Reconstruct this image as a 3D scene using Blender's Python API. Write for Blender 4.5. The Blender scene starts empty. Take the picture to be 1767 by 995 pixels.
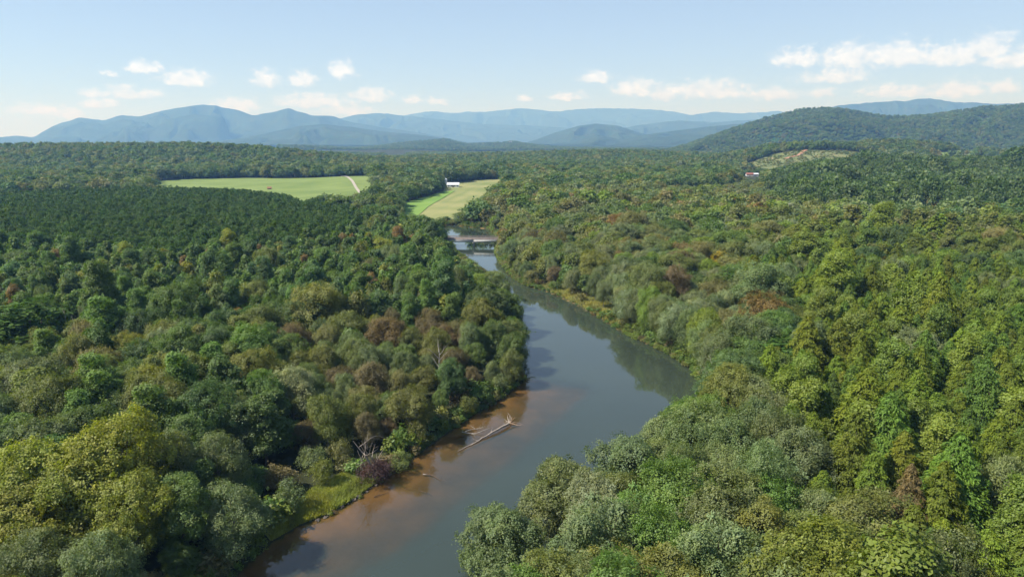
import bpy, math, random
import numpy as np
from mathutils import Vector, noise
from mathutils.geometry import delaunay_2d_cdt

rng = np.random.default_rng(7)
random.seed(7)
SC = bpy.context.scene
COL = SC.collection
PI = math.pi

# ------------------------------------------------------------------ camera
CAM_H = 65.0
FPX = 1216.0                       # focal length in pixels of the 1767 px wide photograph
HORIZON = 238.0
PITCH = math.atan((497.5 - HORIZON) / FPX)
cd = bpy.data.cameras.new('camera')
cam = bpy.data.objects.new('camera', cd)
COL.objects.link(cam)
cam.location = (0, 0, CAM_H)
cam.rotation_euler = (PI / 2 - PITCH, 0, 0)
cd.sensor_width = 36.0
cd.lens = 36.0 * FPX / 1767.0
cd.clip_start = 1.0
cd.clip_end = 60000.0
SC.camera = cam

# ------------------------------------------------------------------ world, sun, exposure
SUN_AZ, SUN_EL = -108.0, 48.0      # clockwise from the view direction
world = bpy.data.worlds.new('World')
SC.world = world
world.use_nodes = True
SKY_STRENGTH = 0.105
sd = bpy.data.lights.new('sun', 'SUN')
sun = bpy.data.objects.new('sun', sd)
COL.objects.link(sun)
sd.energy = 5.0
sd.angle = math.radians(0.53)
sd.color = (1.0, 0.975, 0.93)
_a, _e = math.radians(SUN_AZ), math.radians(SUN_EL)
TO_SUN = Vector((math.sin(_a) * math.cos(_e), math.cos(_a) * math.cos(_e), math.sin(_e)))
sun.rotation_euler = TO_SUN.to_track_quat('Z', 'Y').to_euler()
SC.view_settings.view_transform = 'Standard'
SC.view_settings.look = 'None'
SC.view_settings.gamma = 1.0
SC.view_settings.use_curve_mapping = False
SC.view_settings.exposure = 0.8
SC.render.engine = 'CYCLES'
cy = SC.cycles
cy.max_bounces = 5
cy.diffuse_bounces = 2
cy.glossy_bounces = 2
cy.transmission_bounces = 3
cy.transparent_max_bounces = 6
cy.volume_bounces = 0
cy.use_adaptive_sampling = False
cy.use_denoising = True
cy.denoiser = 'OPENIMAGEDENOISE'
cy.denoising_input_passes = 'RGB_ALBEDO_NORMAL'
cy.denoising_prefilter = 'ACCURATE'
cy.caustics_reflective = False
cy.caustics_refractive = False


def ray(px, py):
    x = (px - 883.5) / FPX
    y = (497.5 - py) / FPX
    c, s = math.cos(PITCH), math.sin(PITCH)
    return np.array([x, c + y * s, -s + y * c])


def at(px, py, z=0.0):
    """the point of the place at height z that the photograph shows at this spot"""
    d = ray(px, py)
    t = (z - CAM_H) / d[2]
    return d[0] * t, d[1] * t


def at_y(px, py, y):
    d = ray(px, py)
    t = y / d[1]
    return d[0] * t, y, CAM_H + d[2] * t


def seen_at(x, y, z):
    c, s = math.cos(PITCH), math.sin(PITCH)
    dz = np.asarray(z) - CAM_H
    dep = y * c - dz * s
    up = y * s + dz * c
    dep = np.maximum(dep, 1e-3)
    return 883.5 + FPX * x / dep, 497.5 - FPX * up / dep, dep


# clouds of the sky: (centre x, centre y, half width, half height) as the photograph shows them
CLOUDS = [(248, 115, 30, 13), (320, 132, 46, 16), (190, 127, 13, 7), (62, 187, 52, 11), (112, 193, 32, 12), (165, 177, 36, 9),
          (222, 159, 52, 12), (160, 157, 20, 9), (458, 133, 24, 16), (523, 136, 24, 16), (590, 118, 25, 17), (545, 172, 64, 14),
          (640, 163, 38, 13), (712, 171, 20, 8), (405, 178, 42, 14), (755, 173, 15, 7), (600, 190, 46, 10), (1027, 132, 27, 13),
          (1095, 150, 40, 18), (1147, 156, 26, 16), (1222, 153, 72, 18), (1332, 160, 48, 11), (980, 166, 30, 8), (907, 168, 13, 7),
          (1420, 159, 24, 9), (1378, 98, 50, 17), (1470, 93, 62, 22), (1550, 90, 62, 24), (1640, 92, 62, 20), (1706, 77, 44, 23),
          (1760, 97, 66, 18), (1442, 131, 62, 13), (1556, 155, 72, 12), (1650, 150, 56, 17), (1732, 148, 30, 12), (1870, 120, 80, 22)]
CLOUDS += [(-140, 150, 70, 16), (-300, 120, 60, 18), (1990, 150, 60, 14), (-60, 185, 40, 9)]


def build_sky():
    nt = world.node_tree
    N, L = nt.nodes, nt.links
    bg = N['Background']
    bg.inputs[1].default_value = SKY_STRENGTH
    sky = N.new('ShaderNodeTexSky')
    sky.sky_type = 'NISHITA'
    sky.sun_disc = False
    sky.sun_elevation = _e
    sky.sun_rotation = _a
    sky.altitude = 400
    sky.air_density = 0.65
    sky.dust_density = 0.0
    sky.ozone_density = 1.2

    def math_(op, a, b=None, c=None, clamp=False):
        n = N.new('ShaderNodeMath')
        n.operation = op
        n.use_clamp = clamp
        for i, v in enumerate((a, b, c)):
            if v is None:
                continue
            if isinstance(v, (int, float)):
                n.inputs[i].default_value = v
            else:
                L.new(v, n.inputs[i])
        return n.outputs[0]

    def vmath(op, a, b=None):
        n = N.new('ShaderNodeVectorMath')
        n.operation = op
        for i, v in enumerate((a, b)):
            if v is None:
                continue
            if isinstance(v, tuple):
                n.inputs[i].default_value = v
            else:
                L.new(v, n.inputs[i])
        return n

    tc = N.new('ShaderNodeTexCoord')
    sep = N.new('ShaderNodeSeparateXYZ')
    L.new(tc.outputs['Generated'], sep.inputs[0])
    az = math_('ARCTAN2', sep.outputs[0], sep.outputs[1])
    el = math_('ARCSINE', sep.outputs[2])
    comb = N.new('ShaderNodeCombineXYZ')
    L.new(az, comb.inputs[0])
    L.new(el, comb.inputs[1])
    P = comb.outputs[0]
    warp = N.new('ShaderNodeTexNoise')
    warp.inputs['Scale'].default_value = 55
    warp.inputs['Detail'].default_value = 3
    L.new(P, warp.inputs['Vector'])
    w0 = vmath('SUBTRACT', warp.outputs['Color'], (0.5, 0.5, 0.5))
    w1 = vmath('MULTIPLY', w0.outputs[0], (0.022, 0.010, 0.0))
    PW = vmath('ADD', P, w1.outputs[0]).outputs[0]
    best = None
    ztop = None
    for (px, py, w, h) in CLOUDS:
        d = ray(px, py)
        a_ = math.atan2(d[0], d[1])
        e_ = math.asin(d[2] / math.sqrt(float((d * d).sum())))
        cs = math.cos(a_)
        wa, ha = w / FPX * cs * cs * 1.15, h / FPX * cs * 1.35
        e_ -= 0.35 * h / FPX
        q = vmath('SUBTRACT', PW, (a_, e_, 0))
        q = vmath('MULTIPLY', q.outputs[0], (1 / wa, 1 / ha, 0))
        q = vmath('MAXIMUM', q.outputs[0], vmath('MULTIPLY', q.outputs[0], (-1.0, -2.0, 0.0)).outputs[0])
        ln = vmath('LENGTH', q.outputs[0]).outputs['Value']
        m = math_('SUBTRACT', 1.0, ln)
        best = m if best is None else math_('MAXIMUM', best, m)
    # elsewhere round the horizon: loose cumulus of the same kind
    gen = N.new('ShaderNodeTexNoise')
    gen.inputs['Scale'].default_value = 9
    gen.inputs['Detail'].default_value = 2
    st = vmath('MULTIPLY', P, (1.0, 2.6, 1.0))
    L.new(st.outputs[0], gen.inputs['Vector'])
    band = math_('SUBTRACT', 1.0, math_('ABSOLUTE', math_('DIVIDE', math_('SUBTRACT', el, 0.075), 0.085)))
    band = math_('MINIMUM', band, 0.35)
    side = math_('MULTIPLY', math_('SUBTRACT', math_('ABSOLUTE', az), 0.86), 4.0, clamp=True)
    gm = math_('ADD', math_('MULTIPLY', math_('SUBTRACT', gen.outputs['Fac'], 0.56), 5.0), band)
    gm = math_('SUBTRACT', math_('MULTIPLY', math_('ADD', gm, 1.0), side), 1.0)
    best = math_('MAXIMUM', best, gm)
    fb = N.new('ShaderNodeTexNoise')
    fb.inputs['Scale'].default_value = 75
    fb.inputs['Detail'].default_value = 7
    fb.inputs['Roughness'].default_value = 0.62
    L.new(vmath('MULTIPLY', P, (1.0, 1.35, 1.0)).outputs[0], fb.inputs['Vector'])
    fbv = fb.outputs['Fac']
    dens = math_('ADD', best, math_('MULTIPLY', math_('SUBTRACT', fbv, 0.5), 1.9))
    mr = N.new('ShaderNodeMapRange')
    mr.interpolation_type = 'SMOOTHSTEP'
    mr.inputs['From Min'].default_value = -0.12
    mr.inputs['From Max'].default_value = 0.7
    mr.inputs['To Max'].default_value = 0.94
    L.new(dens, mr.inputs['Value'])
    # sunlit heads, greyer bellies
    shf = vmath('ADD', P, (-0.006, 0.010, 0))
    fb2 = N.new('ShaderNodeTexNoise')
    fb2.inputs['Scale'].default_value = 60
    fb2.inputs['Detail'].default_value = 4
    L.new(shf.outputs[0], fb2.inputs['Vector'])
    lit = math_('ADD', math_('MULTIPLY', math_('SUBTRACT', fbv, fb2.outputs['Fac']), 1.6), 0.62, clamp=True)
    cr = N.new('ShaderNodeMix')
    cr.data_type = 'RGBA'
    cr.inputs[6].default_value = (4.5, 5.1, 5.9, 1)
    cr.inputs[7].default_value = (6.2, 6.6, 7.2, 1)
    L.new(lit, cr.inputs[0])
    mx = N.new('ShaderNodeMix')
    mx.data_type = 'RGBA'
    L.new(mr.outputs[0], mx.inputs[0])
    tn = N.new('ShaderNodeMix')
    tn.data_type = 'RGBA'
    tn.blend_type = 'MULTIPLY'
    tn.inputs[0].default_value = 1.0
    tn.inputs[7].default_value = (0.98, 1.0, 1.03, 1)
    L.new(sky.outputs[0], tn.inputs[6])
    # pale summer air over the whole sky
    pl_ = N.new('ShaderNodeMix')
    pl_.data_type = 'RGBA'
    L.new(math_('MULTIPLY', math_('EXPONENT', math_('MULTIPLY', math_('ABSOLUTE', el), -1.5)), 0.68), pl_.inputs[0])
    pl_.inputs[7].default_value = (3.0, 3.75, 4.8, 1)
    L.new(tn.outputs[2], pl_.inputs[6])
    L.new(pl_.outputs[2], mx.inputs[6])
    L.new(cr.outputs[2], mx.inputs[7])
    L.new(mx.outputs[2], bg.inputs[0])


build_sky()


# ------------------------------------------------------------------ helpers
def tag(o, label=None, cat=None, group=None, kind=None):
    if label:
        o['label'] = label
    if cat:
        o['category'] = cat
    if group:
        o['group'] = group
    if kind:
        o['kind'] = kind
    return o


def mesh_np(name, verts, faces, mats=(), face_attr=None, mat_index=None, smooth=False, point_attr=None):
    """verts (n,3); faces (m,k) of one k, or a list of such arrays"""
    if not isinstance(faces, list):
        faces = [faces]
    faces = [np.asarray(f, dtype=np.int32) for f in faces if len(f)]
    me = bpy.data.meshes.new(name)
    verts = np.asarray(verts, dtype=np.float32)
    me.vertices.add(len(verts))
    me.vertices.foreach_set('co', verts.ravel())
    loops = np.concatenate([f.ravel() for f in faces])
    tot = np.concatenate([np.full(len(f), f.shape[1], dtype=np.int32) for f in faces])
    start = np.concatenate([[0], np.cumsum(tot)[:-1]]).astype(np.int32)
    me.loops.add(len(loops))
    me.loops.foreach_set('vertex_index', loops)
    me.polygons.add(len(tot))
    me.polygons.foreach_set('loop_start', start)
    try:
        me.polygons.foreach_set('loop_total', tot)
    except Exception:
        pass
    for m in mats:
        me.materials.append(m)
    if mat_index is not None:
        me.polygons.foreach_set('material_index', np.asarray(mat_index, dtype=np.int32))
    if face_attr:
        for k, v in face_attr.items():
            a = me.attributes.new(k, 'FLOAT', 'FACE')
            a.data.foreach_set('value', np.asarray(v, dtype=np.float32))
    if point_attr:
        for k, v in point_attr.items():
            a = me.attributes.new(k, 'FLOAT', 'POINT')
            a.data.foreach_set('value', np.asarray(v, dtype=np.float32))
    me.update(calc_edges=True)
    me.validate()
    if smooth:
        me.polygons.foreach_set('use_smooth', np.ones(len(tot), dtype=bool))
    return me


def link(name, me, parent=None, loc=(0, 0, 0)):
    o = bpy.data.objects.new(name, me)
    COL.objects.link(o)
    o.location = loc
    if parent is not None:
        o.parent = parent
    return o


def empty(name, loc, rz=0.0):
    o = bpy.data.objects.new(name, None)
    COL.objects.link(o)
    o.location = loc
    o.rotation_euler = (0, 0, rz)
    o.empty_display_size = 0.5
    return o


def nrm(v):
    return v / np.maximum(np.linalg.norm(v, axis=-1, keepdims=True), 1e-9)


def tube(path, radii, sides=6, cap=True):
    path = np.asarray(path, float)
    radii = np.asarray(radii, float)
    t = np.gradient(path, axis=0)
    t = nrm(t)
    ref = np.array([0.0, 0.0, 1.0]) if abs(t[0][2]) < 0.9 else np.array([1.0, 0.0, 0.0])
    a = nrm(np.cross(t, ref))
    b = np.cross(t, a)
    ang = np.arange(sides) / sides * 2 * PI
    ring = np.cos(ang)[None, :, None] * a[:, None, :] + np.sin(ang)[None, :, None] * b[:, None, :]
    v = path[:, None, :] + ring * radii[:, None, None]
    n = len(path)
    v = v.reshape(-1, 3)
    f = []
    for i in range(n - 1):
        for k in range(sides):
            k2 = (k + 1) % sides
            f.append((i * sides + k, i * sides + k2, (i + 1) * sides + k2, (i + 1) * sides + k))
    return v, np.array(f, dtype=np.int32)


def merge(parts):
    vs, fs, off = [], [], 0
    for v, f in parts:
        vs.append(v)
        fs.append(np.asarray(f) + off)
        off += len(v)
    return np.concatenate(vs), np.concatenate(fs)


def box(x0, x1, y0, y1, z0, z1):
    v = np.array([(x, y, z) for z in (z0, z1) for y in (y0, y1) for x in (x0, x1)], float)
    f = np.array([(0, 2, 3, 1), (4, 5, 7, 6), (0, 1, 5, 4), (2, 6, 7, 3), (0, 4, 6, 2), (1, 3, 7, 5)])
    return v, f


# numpy value noise
_perm = np.random.default_rng(3).random((256, 256)).astype(np.float32)


def vnoise(x, y):
    xi, yi = np.floor(x).astype(int), np.floor(y).astype(int)
    xf, yf = x - xi, y - yi
    xf = xf * xf * (3 - 2 * xf)
    yf = yf * yf * (3 - 2 * yf)
    a = _perm[yi % 256, xi % 256]
    b = _perm[yi % 256, (xi + 1) % 256]
    c = _perm[(yi + 1) % 256, xi % 256]
    d = _perm[(yi + 1) % 256, (xi + 1) % 256]
    return (a + (b - a) * xf) * (1 - yf) + (c + (d - c) * xf) * yf


def fbm(x, y, o=4):
    s, amp, t = 0, 1.0, 0
    for i in range(o):
        s = s + amp * vnoise(x * 2 ** i + 17.3 * i, y * 2 ** i + 5.1 * i)
        t += amp
        amp *= 0.5
    return s / t


def smooth(a, b, x):
    t = np.clip((x - a) / (b - a), 0, 1)
    return t * t * (3 - 2 * t)


def inside(poly, x, y):
    poly = np.asarray(poly, float)
    x, y = np.asarray(x, float), np.asarray(y, float)
    r = np.zeros(x.shape, bool)
    n = len(poly)
    for i in range(n):
        x0, y0 = poly[i]
        x1, y1 = poly[(i + 1) % n]
        if y0 == y1:
            continue
        c = ((y0 > y) != (y1 > y)) & (x < (x1 - x0) * (y - y0) / (y1 - y0) + x0)
        r ^= c
    return r


def seg_dist(line, x, y, closed=False):
    line = np.asarray(line, float)
    best = np.full(np.shape(x), 1e9)
    n = len(line)
    for i in range(n if closed else n - 1):
        p, q = line[i], line[(i + 1) % n]
        d = q - p
        t = np.clip(((x - p[0]) * d[0] + (y - p[1]) * d[1]) / max((d * d).sum(), 1e-9), 0, 1)
        best = np.minimum(best, (x - p[0] - t * d[0]) ** 2 + (y - p[1] - t * d[1]) ** 2)
    return np.sqrt(best)


# ------------------------------------------------------------------ materials
def mat(name):
    m = bpy.data.materials.new(name)
    m.use_nodes = True
    nt = m.node_tree
    return m, nt.nodes, nt.links, nt.nodes['Principled BSDF'], nt.nodes['Material Output']


def noise_mat(name, stops, scale=1.0, detail=6, rough=0.9, bump=0.0, bump_scale=None, bump_dist=1.0, coord='Object', spec=0.2, stretch=(1, 1, 1)):
    m, N, L, P, O = mat(name)
    tc = N.new('ShaderNodeTexCoord')
    mp = N.new('ShaderNodeMapping')
    mp.inputs['Scale'].default_value = stretch
    L.new(tc.outputs[coord], mp.inputs[0])
    t = N.new('ShaderNodeTexNoise')
    t.inputs['Scale'].default_value = scale
    t.inputs['Detail'].default_value = detail
    t.inputs['Roughness'].default_value = 0.6
    L.new(mp.outputs[0], t.inputs['Vector'])
    r = N.new('ShaderNodeValToRGB')
    el = r.color_ramp.elements
    while len(el) < len(stops):
        el.new(0.5)
    for e, (p, c) in zip(el, stops):
        e.position = p
        e.color = (*c, 1)
    L.new(t.outputs['Fac'], r.inputs[0])
    L.new(r.outputs[0], P.inputs['Base Color'])
    P.inputs['Roughness'].default_value = rough
    P.inputs['Specular IOR Level'].default_value = spec
    if bump:
        t2 = N.new('ShaderNodeTexNoise')
        t2.inputs['Scale'].default_value = bump_scale or scale * 3
        t2.inputs['Detail'].default_value = 5
        L.new(mp.outputs[0], t2.inputs['Vector'])
        b = N.new('ShaderNodeBump')
        b.inputs['Strength'].default_value = bump
        b.inputs['Distance'].default_value = bump_dist
        L.new(t2.outputs['Fac'], b.inputs['Height'])
        L.new(b.outputs[0], P.inputs['Normal'])
    return m


def leaf_mat(name, gloss=0.03, trans=0.36, rough=0.65):
    m, N, L, P, O = mat(name)
    N.remove(P)
    a = N.new('ShaderNodeAttribute')
    a.attribute_type = 'INSTANCER'
    a.attribute_name = 'tint'
    lv = N.new('ShaderNodeAttribute')
    lv.attribute_name = 'lv'
    mr = N.new('ShaderNodeMapRange')
    mr.inputs['To Min'].default_value = 0.55
    mr.inputs['To Max'].default_value = 1.5
    L.new(lv.outputs['Fac'], mr.inputs['Value'])
    sc = N.new('ShaderNodeVectorMath')
    sc.operation = 'SCALE'
    L.new(a.outputs['Color'], sc.inputs[0])
    L.new(mr.outputs[0], sc.inputs['Scale'])
    # the yellower leaves of a crown
    hs = N.new('ShaderNodeVectorMath')
    hs.operation = 'MULTIPLY'
    hs.inputs[1].default_value = (1.18, 1.06, 0.75)
    L.new(sc.outputs[0], hs.inputs[0])
    mx = N.new('ShaderNodeMix')
    mx.data_type = 'RGBA'
    lw = N.new('ShaderNodeAttribute')
    lw.attribute_name = 'lw'
    L.new(lw.outputs['Fac'], mx.inputs[0])
    L.new(sc.outputs[0], mx.inputs[6])
    L.new(hs.outputs[0], mx.inputs[7])
    d = N.new('ShaderNodeBsdfDiffuse')
    t = N.new('ShaderNodeBsdfTranslucent')
    g = N.new('ShaderNodeBsdfGlossy')
    g.inputs['Roughness'].default_value = rough
    g.inputs['Color'].default_value = (1, 1, 1, 1)
    tm = N.new('ShaderNodeVectorMath')
    tm.operation = 'MULTIPLY'
    tm.inputs[1].default_value = (1.5, 1.6, 0.7)
    L.new(mx.outputs[2], tm.inputs[0])
    L.new(mx.outputs[2], d.inputs[0])
    L.new(tm.outputs[0], t.inputs[0])
    m1 = N.new('ShaderNodeMixShader')
    m1.inputs[0].default_value = trans
    L.new(d.outputs[0], m1.inputs[1])
    L.new(t.outputs[0], m1.inputs[2])
    m2 = N.new('ShaderNodeMixShader')
    m2.inputs[0].default_value = gloss
    L.new(m1.outputs[0], m2.inputs[1])
    L.new(g.outputs[0], m2.inputs[2])
    L.new(m2.outputs[0], O.inputs[0])
    return m


M_LEAF = leaf_mat('leaf')
M_NEEDLE = leaf_mat('needle', gloss=0.015, trans=0.27, rough=0.65)
M_BARK = noise_mat('bark', [(0.3, (0.05, 0.04, 0.03)), (0.7, (0.16, 0.13, 0.10))], 3.0, bump=0.4, stretch=(3, 3, 0.6))
M_PALEBARK = noise_mat('pale_bark', [(0.35, (0.16, 0.14, 0.11)), (0.65, (0.42, 0.39, 0.34))], 2.0, bump=0.3, stretch=(3, 3, 0.6))
M_DEADWOOD = noise_mat('dead_wood', [(0.3, (0.17, 0.135, 0.105)), (0.7, (0.42, 0.36, 0.30))], 2.5, bump=0.4)
M_WETWOOD = noise_mat('wet_wood', [(0.3, (0.05, 0.035, 0.025)), (0.7, (0.14, 0.09, 0.055))], 2.5, bump=0.4, rough=0.5)
M_ROOTWOOD = noise_mat('root_wood', [(0.3, (0.28, 0.17, 0.10)), (0.7, (0.55, 0.40, 0.27))], 2.5, bump=0.4)
M_ROCK = noise_mat('rock', [(0.3, (0.07, 0.055, 0.045)), (0.7, (0.26, 0.22, 0.18))], 2.2, bump=0.6, rough=0.85)
M_GRASS = None

# ------------------------------------------------------------------ the river
LEFT_BANK = [(-128, -60), (-96, 20), (-66, 58)] + [at(*p) for p in [
    (400, 995), (468, 935), (520, 905), (566, 888), (606, 866), (650, 834), (700, 800), (748, 764), (800, 728), (840, 702), (872, 682), (903, 658),
    (898, 640), (884, 606), (872, 565), (866, 528), (852, 495), (832, 470), (802, 450), (784, 432), (776, 416), (764, 405), (735, 398), (690, 394), (560, 391)]]
RIGHT_BANK = [(-72, -60), (-44, 8), (-24, 40), (-6, 66), (11, 94), (26, 120), (40, 146), (49, 166)] + [at(*p) for p in [
    (1216, 668), (1192, 634), (1146, 606), (1082, 576), (1042, 553), (992, 523), (942, 501), (908, 492), (888, 481), (874, 466), (862, 450), (857, 436),
    (858, 420), (857, 406), (842, 394), (790, 388.5), (740, 387), (690, 386), (560, 385)]]
RIVER = LEFT_BANK + RIGHT_BANK[::-1]


def bank_d(x, y):
    """metres to the water's edge, negative in the water"""
    d = seg_dist(RIVER, x, y, True)
    return np.where(inside(RIVER, x, y), -d, d)


HILLS = [(-1150, 1560, 640, 230, 46), (-580, 1480, 220, 150, 17), (-60, 1900, 320, 180, 8), (389, 900, 150, 80, 15), (720, 985, 230, 120, 19),
         (632, 1540, 185, 150, 42), (1075, 1760, 240, 170, 41), (860, 1660, 160, 120, 30), (260, 1980, 330, 190, 16), (-210, 1010, 120, 110, 9)]


def terrain(x, y):
    x, y = np.asarray(x, float), np.asarray(y, float)
    d = bank_d(x, y)
    land = 0.12 + 1.1 * smooth(0.0, 3.0, d) + 0.9 * smooth(3, 25, d) + 0.8 * (fbm(x / 22, y / 22, 3) - 0.5) * smooth(2, 15, d)
    # shoal along the log's bank, deep elsewhere
    dl = seg_dist(LEFT_BANK, x, y)
    dr = seg_dist(RIGHT_BANK, x, y)
    shoal = smooth(62, 100, y) * (1 - smooth(176, 205, y))
    wob = 1 + 0.9 * (fbm(x / 9, y / 9, 3) - 0.5)
    bed = np.minimum(dl * (0.30 * (1 - shoal) + 0.056 * shoal) * wob + 0.10, 0.35 * dr + 0.1)
    bed = -np.minimum(bed, 2.4)
    z = np.where(d > 0, land, np.minimum(bed, 0.06 + 0.05 * d))
    for hx, hy, sx, sy, hh in HILLS:
        z = z + hh * np.exp(-((x - hx) / sx) ** 2 - ((y - hy) / sy) ** 2)
    r = np.hypot(x, y)
    z = z + smooth(1300, 2400, r) * 40 * (fbm(x / 520 + 3.3, y / 520, 4) - 0.72)
    z = z - smooth(3800, 5200, r) * 20
    return z


def ground_mat():
    m, N, L, P, O = mat('forest_floor')
    geo = N.new('ShaderNodeNewGeometry')
    t = N.new('ShaderNodeTexNoise')
    t.inputs['Scale'].default_value = 0.35
    t.inputs['Detail'].default_value = 8
    L.new(geo.outputs['Position'], t.inputs['Vector'])
    r = N.new('ShaderNodeValToRGB')
    e = r.color_ramp.elements
    e[0].position, e[0].color = 0.3, (0.022, 0.026, 0.012, 1)
    e[1].position, e[1].color = 0.72, (0.06, 0.065, 0.028, 1)
    L.new(t.outputs['Fac'], r.inputs[0])
    # river silt at and below the waterline
    s = N.new('ShaderNodeSeparateXYZ')
    L.new(geo.outputs['Position'], s.inputs[0])
    mr = N.new('ShaderNodeMapRange')
    mr.inputs['From Min'].default_value = 0.10
    mr.inputs['From Max'].default_value = 0.30
    ad = N.new('ShaderNodeMath')
    ad.operation = 'MULTIPLY_ADD'
    ad.inputs[1].default_value = 0.5
    L.new(t.outputs['Fac'], ad.inputs[0])
    L.new(s.outputs[2], ad.inputs[2])
    near_r = N.new('ShaderNodeMapRange')
    near_r.inputs['From Min'].default_value = 620.0
    near_r.inputs['From Max'].default_value = 640.0
    L.new(s.outputs[1], near_r.inputs['Value'])
    ad2 = N.new('ShaderNodeMath')
    ad2.operation = 'ADD'
    L.new(ad.outputs[0], ad2.inputs[0])
    far_ = N.new('ShaderNodeMath')
    far_.operation = 'MULTIPLY'
    far_.inputs[1].default_value = 200.0
    L.new(near_r.outputs[0], far_.inputs[0])
    L.new(far_.outputs[0], ad2.inputs[1])
    L.new(ad2.outputs[0], mr.inputs['Value'])
    t2 = N.new('ShaderNodeTexNoise')
    t2.inputs['Scale'].default_value = 0.16
    t2.inputs['Detail'].default_value = 5
    L.new(geo.outputs['Position'], t2.inputs['Vector'])
    r2 = N.new('ShaderNodeValToRGB')
    e = r2.color_ramp.elements
    e[0].position, e[0].color = 0.35, (0.150, 0.106, 0.046, 1)
    e[1].position, e[1].color = 0.68, (0.255, 0.168, 0.070, 1)
    L.new(t2.outputs['Fac'], r2.inputs[0])
    mx = N.new('ShaderNodeMix')
    mx.data_type = 'RGBA'
    L.new(mr.outputs[0], mx.inputs[0])
    wet = N.new('ShaderNodeMapRange')
    wet.inputs['From Min'].default_value = -0.10
    wet.inputs['From Max'].default_value = 0.03
    L.new(s.outputs[2], wet.inputs['Value'])
    mud = N.new('ShaderNodeMix')
    mud.data_type = 'RGBA'
    mud.inputs[7].default_value = (0.085, 0.060, 0.038, 1)
    L.new(wet.outputs[0], mud.inputs[0])
    L.new(r2.outputs[0], mud.inputs[6])
    L.new(mud.outputs[2], mx.inputs[6])
    L.new(r.outputs[0], mx.inputs[7])
    L.new(mx.outputs[2], P.inputs['Base Color'])
    P.inputs['Roughness'].default_value = 0.95
    P.inputs['Specular IOR Level'].default_value = 0.1
    b = N.new('ShaderNodeBump')
    b.inputs['Strength'].default_value = 0.5
    b.inputs['Distance'].default_value = 0.5
    L.new(t.outputs['Fac'], b.inputs['Height'])
    L.new(b.outputs[0], P.inputs['Normal'])
    return m


def water_mat():
    m, N, L, P, O = mat('river_water')
    N.remove(P)
    dep = N.new('ShaderNodeAttribute')
    dep.attribute_name = 'depth'
    ex = N.new('ShaderNodeMath')
    ex.operation = 'MULTIPLY'
    ex.inputs[1].default_value = -0.95
    L.new(dep.outputs['Fac'], ex.inputs[0])
    ee = N.new('ShaderNodeMath')
    ee.operation = 'EXPONENT'
    L.new(ex.outputs[0], ee.inputs[0])
    murk = N.new('ShaderNodeBsdfDiffuse')
    geo = N.new('ShaderNodeNewGeometry')
    t = N.new('ShaderNodeTexNoise')
    t.inputs['Scale'].default_value = 0.03
    t.inputs['Detail'].default_value = 4
    L.new(geo.outputs['Position'], t.inputs['Vector'])
    r = N.new('ShaderNodeValToRGB')
    e = r.color_ramp.elements
    e[0].position, e[0].color = 0.3, (0.029, 0.040, 0.029, 1)
    e[1].position, e[1].color = 0.7, (0.037, 0.049, 0.035, 1)
    L.new(t.outputs['Fac'], r.inputs[0])
    L.new(r.outputs[0], murk.inputs[0])
    tr = N.new('ShaderNodeBsdfTransparent')
    tr.inputs[0].default_value = (0.86, 0.74, 0.58, 1)
    body = N.new('ShaderNodeMixShader')
    L.new(ee.outputs[0], body.inputs[0])
    L.new(murk.outputs[0], body.inputs[1])
    L.new(tr.outputs[0], body.inputs[2])
    gl = N.new('ShaderNodeBsdfGlossy')
    gl.inputs['Roughness'].default_value = 0.02
    gl.inputs['Color'].default_value = (1, 1, 1, 1)
    wr = N.new('ShaderNodeMapRange')
    wr.inputs['From Min'].default_value = 0.42
    wr.inputs['From Max'].default_value = 0.62
    wr.inputs['To Min'].default_value = 0.012
    wr.inputs['To Max'].default_value = 0.075
    wn = N.new('ShaderNodeTexNoise')
    wn.inputs['Scale'].default_value = 0.045
    wn.inputs['Detail'].default_value = 5
    L.new(geo.outputs['Position'], wn.inputs['Vector'])
    L.new(wn.outputs['Fac'], wr.inputs['Value'])
    L.new(wr.outputs[0], gl.inputs['Roughness'])
    fr = N.new('ShaderNodeFresnel')
    fr.inputs['IOR'].default_value = 1.58
    mp = N.new('ShaderNodeMapping')
    mp.inputs['Scale'].default_value = (0.8, 0.35, 1)
    L.new(geo.outputs['Position'], mp.inputs[0])
    rp = N.new('ShaderNodeTexNoise')
    rp.inputs['Scale'].default_value = 0.9
    rp.inputs['Detail'].default_value = 4
    L.new(mp.outputs[0], rp.inputs['Vector'])
    bp = N.new('ShaderNodeBump')
    bp.inputs['Strength'].default_value = 0.16
    bp.inputs['Distance'].default_value = 0.10
    L.new(rp.outputs['Fac'], bp.inputs['Height'])
    L.new(bp.outputs[0], gl.inputs['Normal'])
    L.new(bp.outputs[0], fr.inputs['Normal'])
    mx = N.new('ShaderNodeMixShader')
    up = N.new('ShaderNodeMath')
    up.operation = 'SUBTRACT'
    up.inputs[0].default_value = 1.0
    L.new(geo.outputs['Backfacing'], up.inputs[1])
    top = N.new('ShaderNodeMath')
    top.operation = 'MULTIPLY'
    L.new(up.outputs[0], top.inputs[0])
    L.new(fr.outputs[0], top.inputs[1])
    L.new(top.outputs[0], mx.inputs[0])
    L.new(body.outputs[0], mx.inputs[1])
    L.new(gl.outputs[0], mx.inputs[2])
    L.new(mx.outputs[0], O.inputs[0])
    return m


M_GROUND = ground_mat()
M_WATER = water_mat()


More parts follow.
